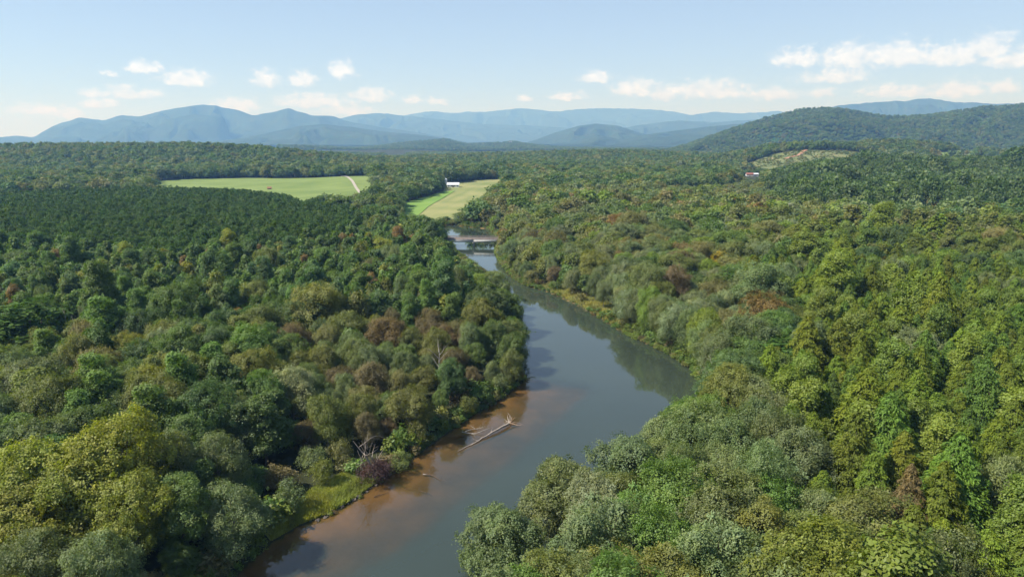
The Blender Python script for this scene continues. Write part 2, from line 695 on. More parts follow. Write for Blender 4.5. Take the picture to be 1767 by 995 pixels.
def build_ground():
    fine = np.linspace(-50, 50, 461)
    coarse = np.linspace(50, 310, 40)[1:-1]
    az = np.radians(np.concatenate([fine, coarse]))
    R = [12.0]
    while R[-1] < 27000:
        R.append(R[-1] * 1.0145 if R[-1] < 900 else R[-1] * 1.024)
    R = np.array(R)
    na, nr = len(az), len(R)
    X = R[:, None] * np.sin(az)[None]
    Y = R[:, None] * np.cos(az)[None]
    Z = terrain(X, Y)
    v = np.stack([X, Y, Z], -1).reshape(-1, 3)
    i = np.arange(nr - 1)[:, None]
    k = np.arange(na)[None]
    k2 = (k + 1) % na
    q = np.stack(np.broadcast_arrays(i * na + k, i * na + k2, (i + 1) * na + k2, (i + 1) * na + k), -1).reshape(-1, 4)
    # facing up
    e1, e2 = v[q[0, 1]] - v[q[0, 0]], v[q[0, 2]] - v[q[0, 0]]
    if np.cross(e1, e2)[2] < 0:
        q = q[:, ::-1]
    v2 = np.concatenate([v, [[0, 0, 0.9]]])
    c = len(v)
    tri = np.stack([np.arange(na), (np.arange(na) + 1) % na, np.full(na, c)], -1)
    g = link('ground', mesh_np('ground', v2, [q, tri], [M_GROUND], smooth=True))
    tag(g, 'wooded valley floor on both sides of the river', kind='structure')
    # water sheet over the channel
    d = bank_d(X, Y).ravel()
    keep = (d[q] < 1.2).all(axis=1) & (np.hypot(v[q][..., 0], v[q][..., 1]).max(axis=1) < 1500)
    qq = q[keep]
    used, inv = np.unique(qq, return_inverse=True)
    wv = v[used].copy()
    depth = np.maximum(-wv[:, 2], 0.0)
    sh_ = smooth(62, 100, wv[:, 1]) * (1 - smooth(176, 205, wv[:, 1])) * smooth(-6, 16, seg_dist(RIGHT_BANK, wv[:, 0], wv[:, 1]) - seg_dist(LEFT_BANK, wv[:, 0], wv[:, 1]))
    depth = depth * (1 + 5 * (1 - sh_)) + 0.5 * (1 - sh_)
    wv[:, 2] = 0.0
    w = link('river', mesh_np('river', wv, inv.reshape(-1, 4), [M_WATER], smooth=True, point_attr={'depth': depth}))
    tag(w, 'calm murky river winding through the woods', kind='structure')


build_ground()


# ------------------------------------------------------------------ mountains
def mtn_mat(name, c0, c1, tree, bd):
    m, N, L, P, O = mat(name)
    geo = N.new('ShaderNodeNewGeometry')
    vo = N.new('ShaderNodeTexVoronoi')
    vo.inputs['Scale'].default_value = 1.0 / tree
    L.new(geo.outputs['Position'], vo.inputs['Vector'])
    t = N.new('ShaderNodeTexNoise')
    t.inputs['Scale'].default_value = 0.004
    t.inputs['Detail'].default_value = 9
    t.inputs['Roughness'].default_value = 0.65
    L.new(geo.outputs['Position'], t.inputs['Vector'])
    r = N.new('ShaderNodeValToRGB')
    e = r.color_ramp.elements
    e[0].position, e[0].color = 0.34, (*c0, 1)
    e[1].position, e[1].color = 0.68, (*c1, 1)
    L.new(t.outputs['Fac'], r.inputs[0])
    mx = N.new('ShaderNodeMix')
    mx.data_type = 'RGBA'
    mx.blend_type = 'MULTIPLY'
    mx.inputs[0].default_value = 0.5
    L.new(r.outputs[0], mx.inputs[6])
    L.new(vo.outputs['Color'], mx.inputs[7])
    L.new(mx.outputs[2], P.inputs['Base Color'])
    P.inputs['Roughness'].default_value = 1.0
    P.inputs['Specular IOR Level'].default_value = 0.0
    b = N.new('ShaderNodeBump')
    b.inputs['Strength'].default_value = 0.8
    b.inputs['Distance'].default_value = bd
    b.invert = True
    L.new(vo.outputs['Distance'], b.inputs['Height'])
    L.new(b.outputs[0], P.inputs['Normal'])
    return m


M_MTN = mtn_mat('mountain_forest', (0.030, 0.050, 0.020), (0.070, 0.095, 0.034), 16.0, 9.0)


class Ridge:
    def __init__(s, pts, d, w, spur, seed, drop=0.0, p=1.25):
        s.u = np.array([q[0] for q in pts], float)
        s.z = np.array([at_y(q[0], q[1], d)[2] for q in pts])
        s.d, s.w, s.spur, s.seed, s.drop, s.p = d, w, spur, seed, drop, p

    def xyz(s, u, v):
        """u along the skyline, v -1 (foot towards the river) .. 1 (far foot)"""
        zr = np.interp(u, s.u, s.z)
        # rounder skyline
        zr = (zr + np.interp(u - 4, s.u, s.z) + np.interp(u + 4, s.u, s.z)) / 3
        px = s.d / FPX
        zr = zr + (fbm(u * px / 160 + s.seed, u * 0 + s.seed, 4) - 0.5) * 0.05 * zr + (fbm(u * px / 14 + s.seed, u * 0 + s.seed, 2) - 0.5) * 5 - s.drop
        y = s.d * (1 + s.w * v)
        x = (u - 883.5) / FPX * y * math.cos(PITCH)
        a = np.abs(v)
        shape = 1 - a ** s.p
        warp = (fbm(u * px / 900 + s.seed, v * 2.2 + s.seed, 3) - 0.5) * 2.4
        sp = 1 - np.abs(2 * fbm(u * px / s.spur + warp + s.seed * 3.1, v * 1.1 + s.seed, 4) - 1)
        z = (zr + 6) * (shape + (sp - 0.95) * 2.7 * a * (1 - a) * 2.0) - 6
        return x, y, z

    def build(s, name, label, nu=420, nv=36, mat_=None):
        u = np.linspace(s.u[0], s.u[-1], nu)
        v = np.concatenate([np.linspace(-1, 0, nv), np.linspace(0, 1, 14)[1:]])
        U, V = np.meshgrid(u, v)
        X, Y, Z = s.xyz(U, V)
        vv = np.stack([X, Y, Z], -1).reshape(-1, 3)
        n, m = U.shape
        i = np.arange(n - 1)[:, None]
        k = np.arange(m - 1)[None]
        q = np.stack(np.broadcast_arrays(i * m + k, i * m + k + 1, (i + 1) * m + k + 1, (i + 1) * m + k), -1).reshape(-1, 4)
        o = link(name, mesh_np(name, vv, q, [mat_ or M_MTN], smooth=True))
        tag(o, label, kind='structure')
        return o


R_RIGHT = Ridge([(1080, 272), (1140, 262), (1200, 243), (1260, 221), (1320, 200), (1375, 186), (1420, 184), (1470, 190), (1530, 200), (1590, 199),
                 (1640, 191), (1700, 181), (1767, 177), (1850, 172), (1960, 185), (2100, 215), (2200, 262)], 3500, 0.30, 420, 2.0, 11.0)
R_NEAR = Ridge([(480, 268), (560, 262), (640, 252), (700, 244), (770, 238), (805, 247), (850, 246), (885, 243), (930, 250), (980, 254), (1030, 254),
                (1080, 258), (1150, 262), (1230, 266)], 5400, 0.22, 420, 5.0, 11.0)
RIDGES = [
    (R_RIGHT, 'dark green wooded hill with twin humps, nearest of the high ground'),
    (R_NEAR, 'low wooded knolls in front of the blue ranges'),
    (Ridge([(1380, 205), (1440, 181), (1500, 177), (1560, 174), (1595, 169), (1640, 176), (1720, 179), (1800, 178), (1950, 200)], 11500, 0.2, 1000, 9.0),
     'blue peak showing over the saddle of the dark wooded hill'),
    (Ridge([(880, 252), (920, 243), (960, 228), (1000, 217), (1030, 213), (1065, 217), (1110, 231), (1150, 242), (1210, 256)], 10000, 0.2, 800, 11.0),
     'rounded blue hill standing alone in the valley gap'),
    (Ridge([(940, 258), (985, 246), (1030, 232), (1070, 240), (1110, 233), (1160, 226), (1220, 219), (1290, 212), (1380, 225), (1450, 250)], 8600, 0.2, 650, 12.0),
     'low blue ridge at the foot of the rounded hill'),
    (Ridge([(60, 262), (200, 258), (330, 248), (420, 238), (470, 228), (515, 218), (560, 214), (610, 220), (670, 228), (730, 233), (775, 241), (860, 258)], 9400, 0.22, 700, 13.0),
     'long blue spur in front of the highest mountain'),
    (Ridge([(-320, 240), (-140, 228), (-60, 236), (0, 237), (30, 234), (58, 237), (95, 217), (140, 203), (183, 208), (215, 198), (240, 202), (300, 188), (350, 181), (378, 182), (412, 190),
            (440, 200), (478, 192), (503, 187), (540, 199), (575, 200), (605, 210), (660, 220), (720, 228), (780, 240), (860, 256)], 12500, 0.26, 1200, 14.0),
     'highest blue mountain range with a broad domed summit'),
    (Ridge([(1050, 226), (1100, 216), (1170, 208), (1230, 211), (1300, 206), (1400, 214), (1500, 240)], 13500, 0.16, 1200, 15.0),
     'pale blue ridge behind the rounded hill'),
    (Ridge([(560, 216), (592, 204), (622, 197), (660, 195), (700, 200), (760, 206), (830, 214), (900, 216), (970, 220), (1060, 226), (1160, 236)], 16500, 0.14, 1500, 16.0),
     'hazy blue ridge closing the valley'),
    (Ridge([(600, 214), (690, 201), (740, 192), (780, 195), (805, 193), (845, 193), (890, 187), (925, 189), (960, 193), (995, 188), (1060, 187), (1130, 189), (1160, 193), (1190, 199), (1232, 193),
            (1275, 196), (1340, 192), (1420, 200), (1560, 205), (1700, 215)], 20500, 0.12, 1900, 17.0),
     'palest and farthest range on the skyline'),
]
for k, (r_, lb) in enumerate(RIDGES):
    lb = lb.replace('nearest of the high ground', 'largest on the skyline').replace('palest and farthest range', 'palest mountain range')
    r_.build('mountain' if k not in (0, 1) else 'hill', lb, nu=460 if r_.d < 7000 else 320)

# ------------------------------------------------------------------ fields, tracks and bare ground, draped on the terrain
def drape(name, poly, m, dz, step, label):
    poly = np.asarray(poly, float)
    x0, y0 = poly.min(0)
    x1, y1 = poly.max(0)
    gx, gy = np.meshgrid(np.arange(x0 + step / 2, x1, step), np.arange(y0 + step / 2, y1, step))
    gx, gy = gx.ravel(), gy.ravel()
    ok = inside(poly, gx, gy) & (seg_dist(poly, gx, gy, True) > step * 0.3)
    bd = []
    for i in range(len(poly)):
        a, b = poly[i], poly[(i + 1) % len(poly)]
        n = max(1, int(np.hypot(*(b - a)) / step))
        bd += [a + (b - a) * t / n for t in range(n)]
    nb = len(bd)
    pts = [Vector(p) for p in bd] + [Vector((a, b)) for a, b in zip(gx[ok], gy[ok])]
    r = delaunay_2d_cdt(pts, [], [list(range(nb))], 1, 0.001)
    v = np.array([(p.x, p.y, 0) for p in r[0]])
    v[:, 2] = terrain(v[:, 0], v[:, 1]) + dz
    f = np.array([t for t in r[2] if len(t) == 3])
    o = link(name, mesh_np(name, v, f, [m], smooth=True))
    tag(o, label, kind='structure')
    return o


def ribbon(pts, w):
    pts = np.asarray(pts, float)
    t = nrm(np.gradient(pts, axis=0))
    n = np.stack([-t[:, 1], t[:, 0]], -1) * w / 2
    return np.concatenate([pts + n, (pts - n)[::-1]])


def on_terrain(px, py, far=4000.0):
    """first ground point along the line of sight"""
    d = ray(px, py)
    y = np.arange(200.0, far, 3.0)
    t = y / d[1]
    z = CAM_H + d[2] * t
    hit = np.where(z <= terrain(d[0] * t, y))[0]
    i = hit[0] if len(hit) else len(y) - 1
    return float(d[0] * t[i]), float(y[i])


W = lambda *p: [at(*q) for q in p]
G = lambda *p: [on_terrain(*q[:2]) for q in p]
F_LEFT = W((262, 314, 2), (300, 310.5, 2), (430, 308, 2), (585, 312, 2), (640, 313, 2), (650, 326, 8), (560, 338, 11), (528, 348, 13), (480, 336, 13),
           (400, 328, 13), (262, 322, 13))
F_MID = W((686, 374, 8), (694, 352, 2), (735, 340, 2), (765, 331, 2), (768, 322, 2), (800, 317, 2), (830, 312, 2), (872, 309.5, 2), (862, 320, 8), (846, 326, 9), (838, 345, 10),
          (812, 352, 10), (794, 376, 2), (762, 383, 2), (716, 378, 4))
F_GREEN = W((688, 372, 5), (696, 351, 2.2), (738, 339.5, 2.2), (768, 331, 2.2), (786, 330, 2.2), (762, 344, 2.2), (738, 358, 2.2), (716, 372, 5))
CLEARCUT = G((1270, 291), (1290, 283), (1330, 268), (1370, 261), (1420, 260.5), (1500, 265), (1500, 276, 28), (1420, 280, 22), (1380, 287, 15), (1330, 295, 8))
MEADOW = G((1604, 267), (1640, 263), (1716, 263), (1728, 267), (1680, 270), (1620, 270))


def field_mat(name, c0, c1, ang, width, c2=None):
    m, N, L, P, O = mat(name)
    geo = N.new('ShaderNodeNewGeometry')
    mp = N.new('ShaderNodeMapping')
    mp.inputs['Rotation'].default_value = (0, 0, ang)
    L.new(geo.outputs['Position'], mp.inputs[0])
    mp2 = N.new('ShaderNodeMapping')
    mp2.inputs['Scale'].default_value = (1.0 / width, 0.006, 0.05)
    L.new(mp.outputs[0], mp2.inputs[0])
    t = N.new('ShaderNodeTexNoise')
    t.inputs['Scale'].default_value = 1.0
    t.inputs['Detail'].default_value = 4
    L.new(mp2.outputs[0], t.inputs['Vector'])
    t2 = N.new('ShaderNodeTexNoise')
    t2.inputs['Scale'].default_value = 0.02
    t2.inputs['Detail'].default_value = 6
    L.new(geo.outputs['Position'], t2.inputs['Vector'])
    ad = N.new('ShaderNodeMath')
    ad.operation = 'MULTIPLY_ADD'
    ad.inputs[1].default_value = 0.6
    L.new(t2.outputs['Fac'], ad.inputs[0])
    ml = N.new('ShaderNodeMath')
    ml.operation = 'MULTIPLY'
    ml.inputs[1].default_value = 0.4
    L.new(t.outputs['Fac'], ml.inputs[0])
    L.new(ml.outputs[0], ad.inputs[2])
    r = N.new('ShaderNodeValToRGB')
    e = r.color_ramp.elements
    e[0].position, e[0].color = 0.38, (*c0, 1)
    e[1].position, e[1].color = 0.62, (*c1, 1)
    L.new(ad.outputs[0], r.inputs[0])
    L.new(r.outputs[0], P.inputs['Base Color'])
    P.inputs['Roughness'].default_value = 1.0
    P.inputs['Specular IOR Level'].default_value = 0.05
    return m


M_PASTURE = field_mat('pasture', (0.125, 0.175, 0.050), (0.185, 0.235, 0.075), 0.5, 14)
M_HAY = field_mat('mown_hay', (0.165, 0.195, 0.070), (0.26, 0.255, 0.110), 0.12, 9)
M_CROP = field_mat('green_crop', (0.120, 0.215, 0.045), (0.17, 0.26, 0.06), 0.3, 12)
M_SCRUB = noise_mat('scrub', [(0.35, (0.085, 0.110, 0.035)), (0.55, (0.15, 0.165, 0.060)), (0.75, (0.25, 0.19, 0.10))], 0.03, detail=10)
M_CLAY = noise_mat('red_clay', [(0.3, (0.28, 0.145, 0.085)), (0.7, (0.38, 0.22, 0.135))], 0.08)
M_TRACK = noise_mat('gravel_track', [(0.3, (0.28, 0.25, 0.20)), (0.7, (0.42, 0.38, 0.32))], 0.4)
drape('field', F_LEFT, M_PASTURE, 0.35, 22, 'smooth green pasture beyond the pine plantation')
drape('field', F_MID, M_HAY, 0.35, 18, 'pale mown hay field leading away behind the bridge')
drape('field', F_GREEN, M_CROP, 0.75, 18, 'bright green crop strip beside the mown hay field')
drape('clearing', CLEARCUT, M_SCRUB, 0.8, 22, 'scrubby clearcut slope with a clay track')
drape('field', MEADOW, M_PASTURE, 0.8, 22, 'small hilltop meadow under the dark wooded hill')
drape('track', ribbon(W((583, 311, 2), (592, 314, 2), (601, 317.5, 2), (609, 322, 2), (615, 328, 2), (623, 336, 2)), 3.6), M_TRACK, 0.9, 8, 'pale gravel farm track crossing the green pasture')
drape('track', ribbon(G((1355, 275), (1362, 273), (1370, 271), (1378, 268.5), (1383, 265.5), (1386, 262.5), (1392, 260)), 7.0), M_CLAY, 1.6, 8, 'orange clay track climbing the clearcut slope')
# bare clay pad on the flank of the knolls
_vv = np.linspace(-0.98, -0.05, 400)
_cx, _cy, _cz = R_NEAR.xyz(np.full(400, 682.0), _vv)
_sy = seen_at(_cx, _cy, _cz)[1]
CLAY_V = (float(_vv[np.argmin(np.abs(_sy - 267.5))]), float(_vv[np.argmin(np.abs(_sy - 261.5))]))
_cu, _cv = np.meshgrid(np.linspace(664, 700, 14), np.linspace(CLAY_V[0], CLAY_V[1], 10))
_cu = _cu + (fbm(_cv * 40, _cu * 0 + 3, 2) - 0.5) * 14
_x, _y, _z = R_NEAR.xyz(_cu, _cv)
_i, _k = np.arange(9)[:, None], np.arange(13)[None]
o = link('clearing', mesh_np('clearing', np.stack([_x, _y, _z + 3.0], -1).reshape(-1, 3),
                             np.stack(np.broadcast_arrays(_i * 14 + _k, _i * 14 + _k + 1, (_i + 1) * 14 + _k + 1, (_i + 1) * 14 + _k), -1).reshape(-1, 4), [M_CLAY], smooth=True))
tag(o, 'bare red clay clearing among distant woods', kind='structure')
FIELDS = [F_LEFT, F_MID, MEADOW, CLEARCUT]

# ------------------------------------------------------------------ trees: meshes
def leaves_mesh(c, n, axis, L, Wd, r, lv, lw):
    """folded diamond leaves; c centres, n normals, axis midrib directions"""
    m = len(c)
    b = nrm(np.cross(n, axis))
    a = nrm(np.cross(b, n))
    L = np.asarray(L)[:, None]
    Wd = np.asarray(Wd)[:, None]
    lift = n * Wd * r.uniform(-0.1, 0.35, (m, 1))
    v = np.empty((m, 4, 3))
    v[:, 0] = c - a * L * 0.5
    v[:, 1] = c + b * Wd * 0.5 + lift
    v[:, 2] = c + a * L * 0.5
    v[:, 3] = c - b * Wd * 0.5 + lift
    f = np.arange(m * 4, dtype=np.int32).reshape(m, 4)
    return v.reshape(-1, 3), f, lv, lw


def broadleaf(seed, H=18.0, R=6.5, base=2.5, lobes=14, clumps=40, per=24, L=0.5, Wd=0.32, cr=0.62, droop=0.15, sides=6, ragged=0.25, limbs=True, lobe_r=(0.36, 0.52), cone=False):
    r = np.random.default_rng(seed)
    cz, hz = (H + base) / 2, (H - base) / 2
    cen, rad = [], []
    for i in range(lobes):
        t = (i + 0.5) / lobes
        zz = 0.95 - 1.65 * t
        rr = math.sqrt(max(0.05, 1 - zz * zz))
        if cone:
            zz = 0.98 - 1.9 * t ** 0.9
            rr = 0.18 + 0.82 * ((0.98 - zz) / 1.9) ** 0.75
        a = i * 2.39996 + r.uniform(-1.1, 1.1)
        q = r.uniform(0.34, 0.86)
        rl = R * r.uniform(*lobe_r) * (1.12 - 0.35 * q) * ((0.62 + 0.5 * t) if cone else 1.0)
        cen.append((math.cos(a) * rr * R * q, math.sin(a) * rr * R * q, cz + zz * (hz - rl * 0.8) * r.uniform(0.8, 1.08)))
        rad.append(rl)
    cen.append((r.uniform(-.1, .1) * R, r.uniform(-.1, .1) * R, H - R * 0.45))
    rad.append(R * (0.26 if cone else 0.42))
    if cone:
        cen[-1] = (cen[-1][0], cen[-1][1], H - R * 0.3)
    cen, rad = np.array(cen), np.array(rad)
    C, NN, lvc = [], [], []
    for ci, ri in zip(cen, rad):
        k = clumps
        d = nrm(r.normal(size=(k, 3)) + np.array([0, 0, 0.35]))
        p = ci + d * ri * r.uniform(1 - ragged, 1 + ragged * 0.8, (k, 1)) * np.array([1, 1, 0.82])
        dd = np.linalg.norm((p[:, None] - cen[None]) / rad[None, :, None], axis=2)
        ok = (dd.min(axis=1) > 0.62) & (p[:, 2] > base * 0.4)
        ok &= r.random(k) > 0.07
        C.append(p[ok])
        NN.append(d[ok])
        lvc.append(np.full(ok.sum(), r.uniform(-0.12, 0.12)) + r.uniform(-0.14, 0.14, ok.sum()))
    C, NN, lvc = np.concatenate(C), np.concatenate(NN), np.concatenate(lvc)
    # lopsided crown: bulges and hollows at a few directions
    dirs = nrm(r.normal(size=(7, 3)))
    amp = r.uniform(-0.30, 0.30, 7)
    q0 = nrm(C - np.array([0, 0, cz]))
    bul = 1 + (amp[None] * np.clip((q0 @ dirs.T - 0.45) / 0.55, 0, 1)).sum(1)
    C = np.array([0, 0, cz]) + (C - np.array([0, 0, cz])) * bul[:, None]
    # stray sprays beyond the outline
    st = r.random(len(C)) < 0.10
    C[st] += NN[st] * r.uniform(0.04, 0.16, (st.sum(), 1)) * R
    NN = nrm(NN + r.normal(size=NN.shape) * 0.38)
    m = len(C) * per
    cc = np.repeat(C, per, 0)
    nn = np.repeat(NN, per, 0)
    off = r.normal(size=(m, 3)) * cr * np.repeat(r.uniform(0.7, 1.3, (len(C), 1)), per, 0)
    off -= nn * (off * nn).sum(1, keepdims=True) * 0.45
    off[:, 2] -= droop * (off[:, 0] ** 2 + off[:, 1] ** 2) / max(cr, 0.1)
    pos = cc + off
    ln = nrm(nn * 0.9 + np.array([0, 0, 0.35]) + r.normal(size=(m, 3)) * 0.34)
    ax = nrm(r.normal(size=(m, 3)) + nn * 0.5 + np.array([0, 0, -droop * 2]))
    LL = L * r.uniform(0.5, 1.6, m)
    lv = np.clip(0.5 + np.repeat(lvc, per) + r.uniform(-0.2, 0.2, m), 0, 1)
    lw = np.clip(np.repeat(r.uniform(-0.6, 1.0, len(C)), per) + r.uniform(-0.2, 0.2, m), 0, 1)
    crown = leaves_mesh(pos, ln, ax, LL, LL * Wd / L, r, lv, lw)
    # trunk and limbs
    fork = base + (H - base) * 0.22
    lean = np.array([r.uniform(-.04, .04) * H, r.uniform(-.04, .04) * H])
    tp = [(lean[0] * t * t, lean[1] * t * t, t * H * 0.86 - 0.6 * (t == 0)) for t in np.linspace(0, 1, 7)]
    tr0 = H * 0.018
    parts = [tube(tp, [tr0 * (1.25 if i == 0 else 1 - i / 6.6) for i in range(7)], sides)]
    if limbs:
        for ci in cen[:-1]:
            t0 = r.uniform(0.22, 0.55)
            s = np.array([lean[0] * t0 * t0, lean[1] * t0 * t0, t0 * H * 0.86])
            if ci[2] < s[2]:
                s[2] = max(ci[2] * 0.75, base * 0.8)
            e = ci + np.array([0, 0, 0.1 * R])
            mid = s * 0.45 + e * 0.55 + r.normal(size=3) * 0.06 * R + np.array([0, 0, -0.05 * R])
            parts.append(tube([s, (s + mid) / 2 + r.normal(size=3) * .02 * R, mid, (mid + e) / 2, e], [tr0 * .5, tr0 * .42, tr0 * .32, tr0 * .22, tr0 * .1], max(4, sides - 2)))
    return crown, merge(parts)


def conifer(seed, H=21.0, R=5.2, base=1.5, branches=110, per=110, L=0.55, Wd=0.2, sides=6):
    """feathery tree with a blunt conical outline and drooping sprays"""
    r = np.random.default_rng(seed)
    pos, nor, axs, lvs, lws = [], [], [], [], []
    parts = []
    for i in range(branches):
        t = (i + r.uniform(0, 1)) / branches
        t = t ** 0.85
        z0 = base + (H - base) * t * 0.985
        prof = min(1.0, (0.55 + 1.6 * t)) * (1 - t ** 1.35) ** 0.72 + 0.05
        ln = R * prof * r.uniform(0.72, 1.22)
        a = i * 2.39996 + r.uniform(-.4, .4)
        out = np.array([math.cos(a), math.sin(a), 0])
        side = np.array([-math.sin(a), math.cos(a), 0])
        up0 = r.uniform(0.25, 0.55) * (1 - 0.1 * t)
        m = max(6, int(per * (0.25 + 0.9 * prof)))
        s = r.uniform(0.18, 1.0, m) ** 0.75
        w = r.normal(size=m) * 0.17 * ln * (1.15 - 0.6 * s) + r.normal(size=m) * 0.12
        hang = np.abs(r.normal(size=m)) * 0.34
        p = np.array([0, 0, z0]) + out * (ln * s)[:, None] + side * w[:, None]
        p[:, 2] += ln * (up0 * s - 0.62 * s * s) - hang - np.abs(w) * 0.35
        pos.append(p)
        n_ = nrm(np.array([0, 0, 0.75]) + out * 0.55 + r.normal(size=(m, 3)) * 0.42)
        nor.append(n_)
        axs.append(nrm(out * 0.7 + side * np.sign(w)[:, None] * 0.5 + np.array([0, 0, -0.75]) + r.normal(size=(m, 3)) * 0.35))
        b = r.uniform(-0.16, 0.16)
        lvs.append(np.clip(0.5 + b + r.uniform(-.2, .2, m), 0, 1))
        lws.append(np.clip(r.uniform(-.6, .8) + r.uniform(-.2, .2, m) + 0.3 * (s > 0.85), 0, 1))
        if i % 3 == 0 and sides > 4:
            ss = np.linspace(0, 0.85, 4)
            bp = np.array([0, 0, z0]) + out * (ln * ss)[:, None] + np.array([0, 0, 1.0]) * (ln * (up0 * ss - 0.62 * ss * ss) - 0.1)[:, None]
            parts.append(tube(bp, [0.07, 0.05, 0.035, 0.015], 4))
    pos, nor, axs = np.concatenate(pos), np.concatenate(nor), np.concatenate(axs)
    m = len(pos)
    LL = L * r.uniform(0.65, 1.4, m)
    crown = leaves_mesh(pos, nor, axs, LL, LL * Wd / L, r, np.concatenate(lvs), np.concatenate(lws))
    tp = [(0, 0, H * t - 0.6 * (t == 0)) for t in np.linspace(0, 0.97, 6)]
    parts.append(tube(tp, [H * 0.017 * (1.2 - t * 1.15) for t in np.linspace(0, 1, 6)], sides))
    return crown, merge(parts)


def crown_mesh(name, crown, m):
    v, f, lv, lw = crown
    return mesh_np(name, v, f, [m], {'lv': lv, 'lw': lw})


def joined_mesh(name, crown, trunk, ml, mb):
    v, f, lv, lw = crown
    tv, tf = trunk
    n = len(tf)
    return mesh_np(name, np.concatenate([v, tv]), np.concatenate([f, tf + len(v)]), [ml, mb],
                   {'lv': np.concatenate([lv, np.full(n, .5)]), 'lw': np.concatenate([lw, np.zeros(n)])},
                   mat_index=np.concatenate([np.zeros(len(f)), np.ones(n)]))


# near kinds: name -> list of (crown mesh, trunk mesh, H0, R0)
NEAR = {}


def near(kind, builder, seeds, H, R, ml, mb, **kw):
    out = []
    for s in seeds:
        c, t = builder(s, H=H, R=R, **kw)
        out.append((crown_mesh('crown', c, ml), mesh_np('trunk', t[0], t[1], [mb], smooth=True), H, R))
    NEAR[kind] = out


near('broad', broadleaf, range(11, 17), 18, 6.5, M_LEAF, M_BARK, lobes=21, clumps=58, per=50, L=0.29, Wd=0.17, cr=0.46, lobe_r=(0.28, 0.52))
near('poplar', broadleaf, range(61, 66), 17, 4.2, M_LEAF, M_BARK, base=1.5, lobes=24, clumps=46, per=36, L=0.29, Wd=0.19, cr=0.38, lobe_r=(0.30, 0.46), cone=True)
near('willow', broadleaf, range(21, 25), 15, 6.5, M_LEAF, M_PALEBARK, base=1.2, lobes=21, clumps=58, per=44, L=0.34, Wd=0.11, cr=0.48, droop=0.3, ragged=0.34, lobe_r=(0.28, 0.44))
near('cypress', conifer, range(31, 37), 20, 5.6, M_NEEDLE, M_BARK, branches=160, per=150, L=0.44, Wd=0.15)
near('shrub', broadleaf, range(41, 44), 5, 3.2, M_LEAF, M_BARK, base=0.3, lobes=11, clumps=30, per=16, L=0.34, Wd=0.15, cr=0.4, droop=0.1, ragged=0.35)
near('pine', broadleaf, range(51, 55), 16, 2.9, M_NEEDLE, M_BARK, base=5.5, lobes=11, clumps=16, per=11, L=0.62, Wd=0.26, cr=0.42, droop=0.05, ragged=0.35, sides=5)

# woods kinds: name -> (list of joined meshes, H0, R0)
LOD = {}


def lod(kind, builder, seeds, H, R, ml, mb, **kw):
    out = []
    for s in seeds:
        c, t = builder(s, H=H, R=R, **kw)
        out.append(joined_mesh('tree', c, t, ml, mb))
    LOD[kind] = (out, H, R)


lod('broad_mid', broadleaf, range(111, 117), 17, 6.0, M_LEAF, M_BARK, lobes=13, clumps=24, per=14, L=0.85, Wd=0.56, cr=0.75, sides=5)
lod('poplar_mid', broadleaf, range(161, 166), 17, 4.2, M_LEAF, M_BARK, base=1.5, lobes=16, clumps=20, per=11, L=0.70, Wd=0.48, cr=0.5, sides=4, lobe_r=(0.32, 0.48), cone=True)
lod('willow_mid', broadleaf, range(121, 124), 14, 6.0, M_LEAF, M_PALEBARK, base=1.2, lobes=15, clumps=26, per=13, L=0.85, Wd=0.4, cr=0.75, droop=0.25, ragged=0.34, sides=5, lobe_r=(0.28, 0.44))
lod('cypress_mid', conifer, range(131, 135), 20, 5.0, M_NEEDLE, M_BARK, branches=90, per=42, L=0.95, Wd=0.36, sides=4)
lod('pine_mid', broadleaf, range(151, 155), 16, 2.9, M_NEEDLE, M_BARK, base=6, lobes=10, clumps=12, per=9, L=0.8, Wd=0.36, cr=0.45, droop=0.05, ragged=0.35, sides=4, limbs=False)
lod('broad_far', broadleaf, range(211, 216), 16, 6.2, M_LEAF, M_BARK, lobes=10, clumps=14, per=10, L=1.15, Wd=0.8, cr=0.85, sides=4, limbs=False)
lod('pine_far', broadleaf, range(251, 254), 18, 3.6, M_NEEDLE, M_BARK, base=6, lobes=7, clumps=7, per=6, L=1.3, Wd=0.8, cr=0.6, droop=0.05, sides=4, limbs=False)
lod('broad_dist', broadleaf, range(311, 315), 15, 7.0, M_LEAF, M_BARK, lobes=7, clumps=10, per=7, L=1.8, Wd=1.3, cr=1.1, sides=3, limbs=False)
lod('shrub_mid', broadleaf, range(141, 144), 4, 2.6, M_LEAF, M_BARK, base=0.2, lobes=7, clumps=12, per=8, L=0.55, Wd=0.3, cr=0.45, sides=3, limbs=False)

# ------------------------------------------------------------------ trees: where and which
TINT = {
    'dark green': (0.052, 0.092, 0.015), 'deep green': (0.078, 0.130, 0.020), 'fresh green': (0.090, 0.158, 0.022), 'olive': (0.118, 0.140, 0.024),
    'grey-green': (0.112, 0.152, 0.050), 'silvery green': (0.146, 0.180, 0.078), 'yellow-green': (0.165, 0.185, 0.016), 'brown': (0.130, 0.104, 0.040),
    'rust-tinged': (0.165, 0.115, 0.030), 'blue-green': (0.072, 0.132, 0.034), 'golden': (0.330, 0.275, 0.020), 'red-leaved': (0.30, 0.065, 0.022),
    'tan-olive': (0.148, 0.148, 0.044), 'pine green': (0.046, 0.088, 0.014), 'leaf-green': (0.128, 0.182, 0.018), 'moss green': (0.110, 0.142, 0.014),
}


def wpoly(z, *p):
    return np.array([at(a, b, z) for a, b in p])


